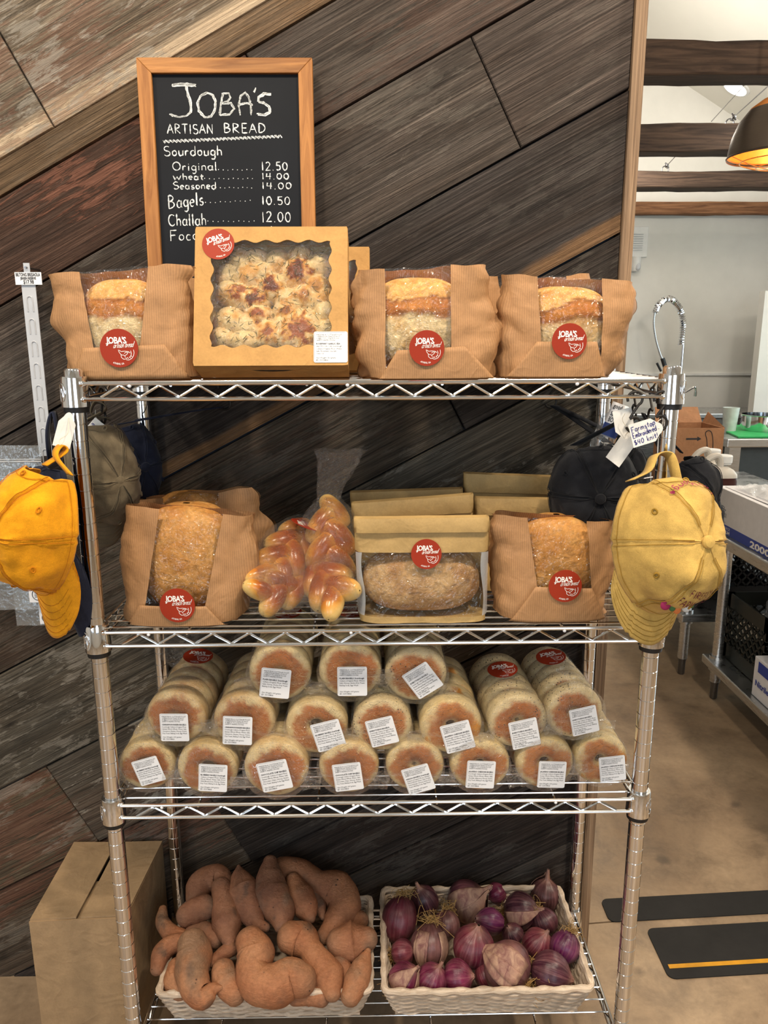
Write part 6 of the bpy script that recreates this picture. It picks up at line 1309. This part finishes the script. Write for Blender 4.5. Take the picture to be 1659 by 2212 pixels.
# open carton with an arrow
yb = 2.55; a, b, t_ = at(1455,960,y=yb), at(1562,960,y=yb), at(1500,925,y=yb); ab = thing('arrow_carton', 'open brown carton printed with a black arrow, behind the jugs', 'box', ((a.x+b.x)/2, yb+.1, TT)); mb = MB()
x0, x1, z1 = a.x, b.x, t_.z; th = .004
mb.box((x0,yb,TT),(x1,yb+th,z1)).box((x0,yb+.26,TT),(x1,yb+.26+th,z1+.0)).box((x0,yb+th,TT),(x0+th,yb+.26,z1)).box((x1-th,yb+th,TT),(x1,yb+.26,z1)).box((x0+th,yb+th,TT),(x1-th,yb+.26,TT+.004)); obj('carton_body', mb, CARTON2, ab, False)
obj('rear_flap', MB().poly([(x0,yb+.262,z1),(x1,yb+.262,z1),(x1-.01,yb+.31,z1+.075),(x0+.01,yb+.31,z1+.075)], (0,.003,0)), CARTON2, ab, False); obj('side_flap', MB().poly([(x1,yb,z1),(x1,yb+.26,z1),(x1+.02,yb+.25,z1+.055),(x1+.008,yb+.03,z1-.008)], (.003,0,0)), CARTON2, ab, False)
ar = MB(); zc_ = at(1500,948,y=yb).z; xa_ = at(1482,948,y=yb).x; xb_ = at(1515,948,y=yb).x
ar.poly([(xa_,yb-.001,zc_-.004),(xb_-.02,yb-.001,zc_-.004),(xb_-.02,yb-.001,zc_-.011),(xb_,yb-.001,zc_),(xb_-.02,yb-.001,zc_+.011),(xb_-.02,yb-.001,zc_+.004),(xa_,yb-.001,zc_+.004)], (0,.0008,0)); obj('printed_arrow', ar, INKK, ab, False)
hs_ = [at(q[0],q[1],y=yb-.001) for q in ((1528,970),(1527,950),(1524,936),(1530,930),(1537,934),(1540,950),(1540,970))]; obj('handle_outline', MB().tube(smooth_path(hs_, 4), .002, 5), INKK, ab)
# island with pot, board, cup
IY, IZ = 3.15, .86; i0 = at(1572, 950, y=IY).x; zt2 = at(1600,948,y=IY).z
isl = thing('steel_counter', 'grey steel counter with dark panels behind the work tables', 'counter', (i0+1, IY+.35, 0)); o = obj('countertop', MB().box((i0,IY,zt2-.05),(4.1,IY+.7,zt2)), STEEL, isl, False); bevel(o, .006)
DG = plain('dark_grey_panel', C(62,72,78), .45, vary=.1); obj('cabinet_panel', MB().box((i0+.09,IY+.04,.1),(4.05,IY+.66,zt2-.05)), DG, isl, False); obj('corner_post', MB().box((i0+.02,IY+.01,.0),(i0+.085,IY+.07,zt2-.05)), STEEL, isl, False)
pc_ = at(1648, 945, y=IY+.32); pc_.z = zt2; pt = thing('stock_pot', 'shiny steel stock pot standing on the steel counter', 'pot', pc_+V((0,0,.012)), None); pr2 = 48*mpp(pc_); hp_ = at(1630,897,y=IY+.32).z-zt2
obj('pot_body', MB().lathe([(0,.012),(pr2*.97,.012),(pr2,.03),(pr2,hp_),(pr2*1.03,hp_+.004),(pr2*.98,hp_+.006),(pr2*.97,.03),(0,.03)], pc_, 40, cap=False), CHROME, pt); obj('handle', MB().tube(smooth_path([pc_+V((-.05,-pr2,hp_*.5)), pc_+V((-.05,-pr2-.04,hp_*.45)), pc_+V((.05,-pr2-.04,hp_*.45)), pc_+V((.05,-pr2,hp_*.5))], 4), .006, 8), STEEL, pt)
gb = MB(); g0 = at(1596,944,y=IY+.02).x; gb.poly([(g0,IY+.03,zt2),(g0+.9,IY+.03,zt2),(g0+.9,IY+.6,zt2),(g0+.1,IY+.6,zt2)], (0,0,.011)); o = obj('cutting_board', gb, plain('green_plastic', C(40,170,90), .5), None, False); bevel(o, .003); tag(o, 'bright green cutting board under the stock pot', 'cutting board')
cu = at(1574,942,y=IY+.3); cu.z = zt2; o = obj('plastic_cup', MB().lathe([(0,.0),(.036,0),(.048,.15),(.045,.15),(.034,.006),(0,.006)], cu, 24, cap=False), plain('frosted_cup', C(205,214,210), .35), None); tag(o, 'frosted plastic cup left of the stock pot', 'cup')
# sink with pre-rinse tap
SYK = 4.45; zs_ = at(1560,893,y=SYK).z; sk = thing('sink_unit', 'long steel sink unit against the white kitchen wall', 'sink', (2.6, SYK+.2, 0)); xs0, xs1 = 1.2, 3.2
for nm, lo, hi in (('sink_deck', (xs0,SYK,zs_-.04),(xs1,SYK+.5,zs_)), ('sink_basin', (xs0+.1,SYK+.06,zs_-.34),(xs1-.1,SYK+.44,zs_-.04))): bevel(obj(nm, MB().box(lo, hi), STEEL, sk, False), .008)
obj('splashback', MB().box((xs0,SYK+.49,zs_),(xs1,SYK+.52,zs_+.12)), STEEL, sk, False) if False else None
for x in (xs0+.05, xs1-.05):
    for y in (SYK+.05, SYK+.45): obj('leg', MB().tube([(x,y,0),(x,y,zs_-.04)], .02, 12), STEEL, sk)
FYT = 4.6; tp = lambda px, py, dy=0: at(px, py, y=FYT+dy)
tap = thing('pre_rinse_tap', 'chrome pre rinse tap with a spring arch and black spray handle', 'tap', V((tp(1470,840).x, FYT, zs_)))
b0 = tp(1471,800); obj('riser_pipe', MB().tube([V((b0.x,FYT,zs_)), V((b0.x,FYT,tp(1471,742).z))], .011, 12), CHROME, tap); obj('base_valve', MB().lathe([(0,0),(.05,0),(.05,.02),(.028,.035),(.028,.09),(0,.1)], (b0.x,FYT,zs_), 20, cap=False), CHROME, tap)
arch = smooth_path([tp(1471,745), tp(1475,705), tp(1470,672), tp(1455,650), tp(1440,646), tp(1425,656), tp(1414,675)], 8); core = MB().tube(arch, .009, 8); sp_ = MB(); Q = []
for i in range(len(arch)*10-10):
    j = i/10; a_, b_ = arch[int(j)], arch[min(int(j)+1, len(arch)-1)]; p = a_.lerp(b_, j-int(j)); d = (b_-a_).normalized(); n1 = V((0,1,0)); n2 = d.cross(n1); Q.append(p+(n1*math.cos(i*.62)+n2*math.sin(i*.62))*.021)
obj('hose', core.tube(smooth_path([tp(1414,675), tp(1412,700), tp(1417,735), tp(1427,768), tp(1432,776)], 6), .008, 8), STEEL, tap); obj('spring', sp_.tube(Q, .0052, 5), CHROME, tap, label='coiled chrome spring')
obj('spray_handle', MB().tube([tp(1431,774), tp(1438,797)], .016, 10), BLACKP, tap, label='black spray handle'); obj('spray_lever', MB().tube([tp(1419,784,-.02), tp(1428,802,-.02)], .009, 8), BLACKP, tap, label='black lever')
t2 = thing('swivel_tap', 'small chrome swivel tap with a drooping spout', 'tap', tp(1470,853)); obj('spout', MB().tube(smooth_path([tp(1466,852), tp(1483,845), tp(1497,837), tp(1502,838), tp(1502,848)], 6), .009, 10), CHROME, t2); obj('aerator', MB().tube([tp(1502,846), tp(1501,856)], .013, 10), CHROME, t2)
obj('tap_body', MB().tube([tp(1466,853), V((tp(1466,853).x, FYT, zs_))], .014, 10), CHROME, t2)
# milk crates, bags and boxes under the tables
def crate(label, x0, y0, z0, w_, d_, h, m):
    root = thing('milk_crate', label, 'crate', (x0+w_/2, y0+d_/2, z0), 'black milk crates under the tables')
    for nm, o_, ex, ey in (('lattice_side', V((x0,y0,z0)), V((w_,0,0)), V((0,.006,0))), ('lattice_side', V((x0,y0+d_-.006,z0)), V((w_,0,0)), V((0,.006,0))), ('lattice_side', V((x0,y0,z0)), V((0,d_,0)), V((.006,0,0))), ('lattice_side', V((x0+w_-.006,y0,z0)), V((0,d_,0)), V((.006,0,0)))):
        mb = MB(); L = ex.length; e = ex.normalized(); th = ey
        def bar(u0, v0, u1, v1, wd):
            dx, dy = u1-u0, v1-v0; l = math.hypot(dx, dy); nx, ny = -dy/l*wd/2, dx/l*wd/2; mb.poly([o_+e*(u0+nx)+V((0,0,v0+ny)), o_+e*(u1+nx)+V((0,0,v1+ny)), o_+e*(u1-nx)+V((0,0,v1-ny)), o_+e*(u0-nx)+V((0,0,v0-ny))], th)
        bar(0, .03, L, .03, .06); bar(0, h-.028, L, h-.028, .056); bar(.012, 0, .012, h, .024); bar(L-.012, 0, L-.012, h, .024)
        s0_, lo, hi = .042, .06, h-.056; n = int((L+hi-lo)/s0_)
        for k in range(1, n):
            u = k*s0_
            for sg in (1, -1):
                a_ = (u, lo) if u < L else (L, lo+(u-L)); b_ = (max(0, u-(hi-lo)), hi if u > hi-lo else lo+u)
                if abs(a_[0]-b_[0]) < .01: continue
                if sg < 0: a_, b_ = (L-a_[0], a_[1]), (L-b_[0], b_[1])
                bar(a_[0], a_[1], b_[0], b_[1], .007)
        obj(nm, mb, m, root, False)
    obj('crate_floor', MB().box((x0+.006,y0+.006,z0),(x0+w_-.006,y0+d_-.006,z0+.008)), m, root, False); return root
CRM = plain('black_crate_plastic', C(28,32,28), .5, vary=.1); CRM2 = plain('navy_crate_plastic', C(22,28,36), .45, vary=.1)
yc0, yc1 = at(1643,1440,x=1.41).y, at(1553,1440,x=1.41).y
crate('open dark green black crate on the first table shelf', 1.42, yc0, .178, .34, yc1-yc0, .27, CRM)
crate('lower black crate stacked on the second table shelf', 1.46, 2.1, .292, .33, .33, .26, CRM2); crate('upper black crate stacked on the lower one, touching the table underside', 1.46, 2.1, .553, .33, .30, .115, CRM2)
def sack(label, c, r, m, sd, cat='bag', name='plastic_bag', cut=None):
    mb = MB(); c = V(c); mb.grid(lambda u, v: c+V((r[0]*math.cos(u)*math.sin(v), r[1]*math.sin(u)*math.sin(v), -r[2]*math.cos(v)))*(1+.5*fbm((math.cos(u)*2, math.sin(u)*2, v*2), 1.1, sd)), [2*PI*i/32 for i in range(32)], lsp(.03, PI-.03, 24), wrap=True); o = obj(name, mb, m, None); tag(o, label, cat); return o
bx = at(1636,1400,x=1.47); wb0 = thing('white_carton', 'white carton with blue print on the table shelf, at the right edge', 'box', (1.50, yc0-.15, .1755))
bevel(obj('carton_body', MB().box((1.37, yc0-.36, .1755), (1.60, yc0-.03, .1755+.15)), WB, wb0, False), .003)
obj('blue_print', MB().poly([(1.369,yc0-.06,.275),(1.369,yc0-.25,.275),(1.369,yc0-.25,.315),(1.369,yc0-.06,.315)], (.0005,0,0)), BLU, wb0, False, label='blue printed panel')
t = text_mb('Nitrile', .03, .0008); t2_ = MB().join(t, lambda q: V((1.3685, yc0-.05-q.x*1.2, .222+q.y))); obj('blue_lettering', t2_, BLU, wb0, False, fix=False)
sack('crumpled clear plastic bag resting on the white carton beside the open crate', (1.485, yc0-.17, .42), (.105, .11, .085), m_film('bag_film', (1,1,1,1), 30, .9, .14, .25, .1), 3)
sack('dark container wrapped in clear plastic inside the open crate', (1.56, (yc0+yc1)/2-.04, .375), (.09, .08, .13), m_film('wrapped_film', (.35,.4,.45,1), 26, .8, .12, .12, .12), 8, 'container', 'wrapped_container')
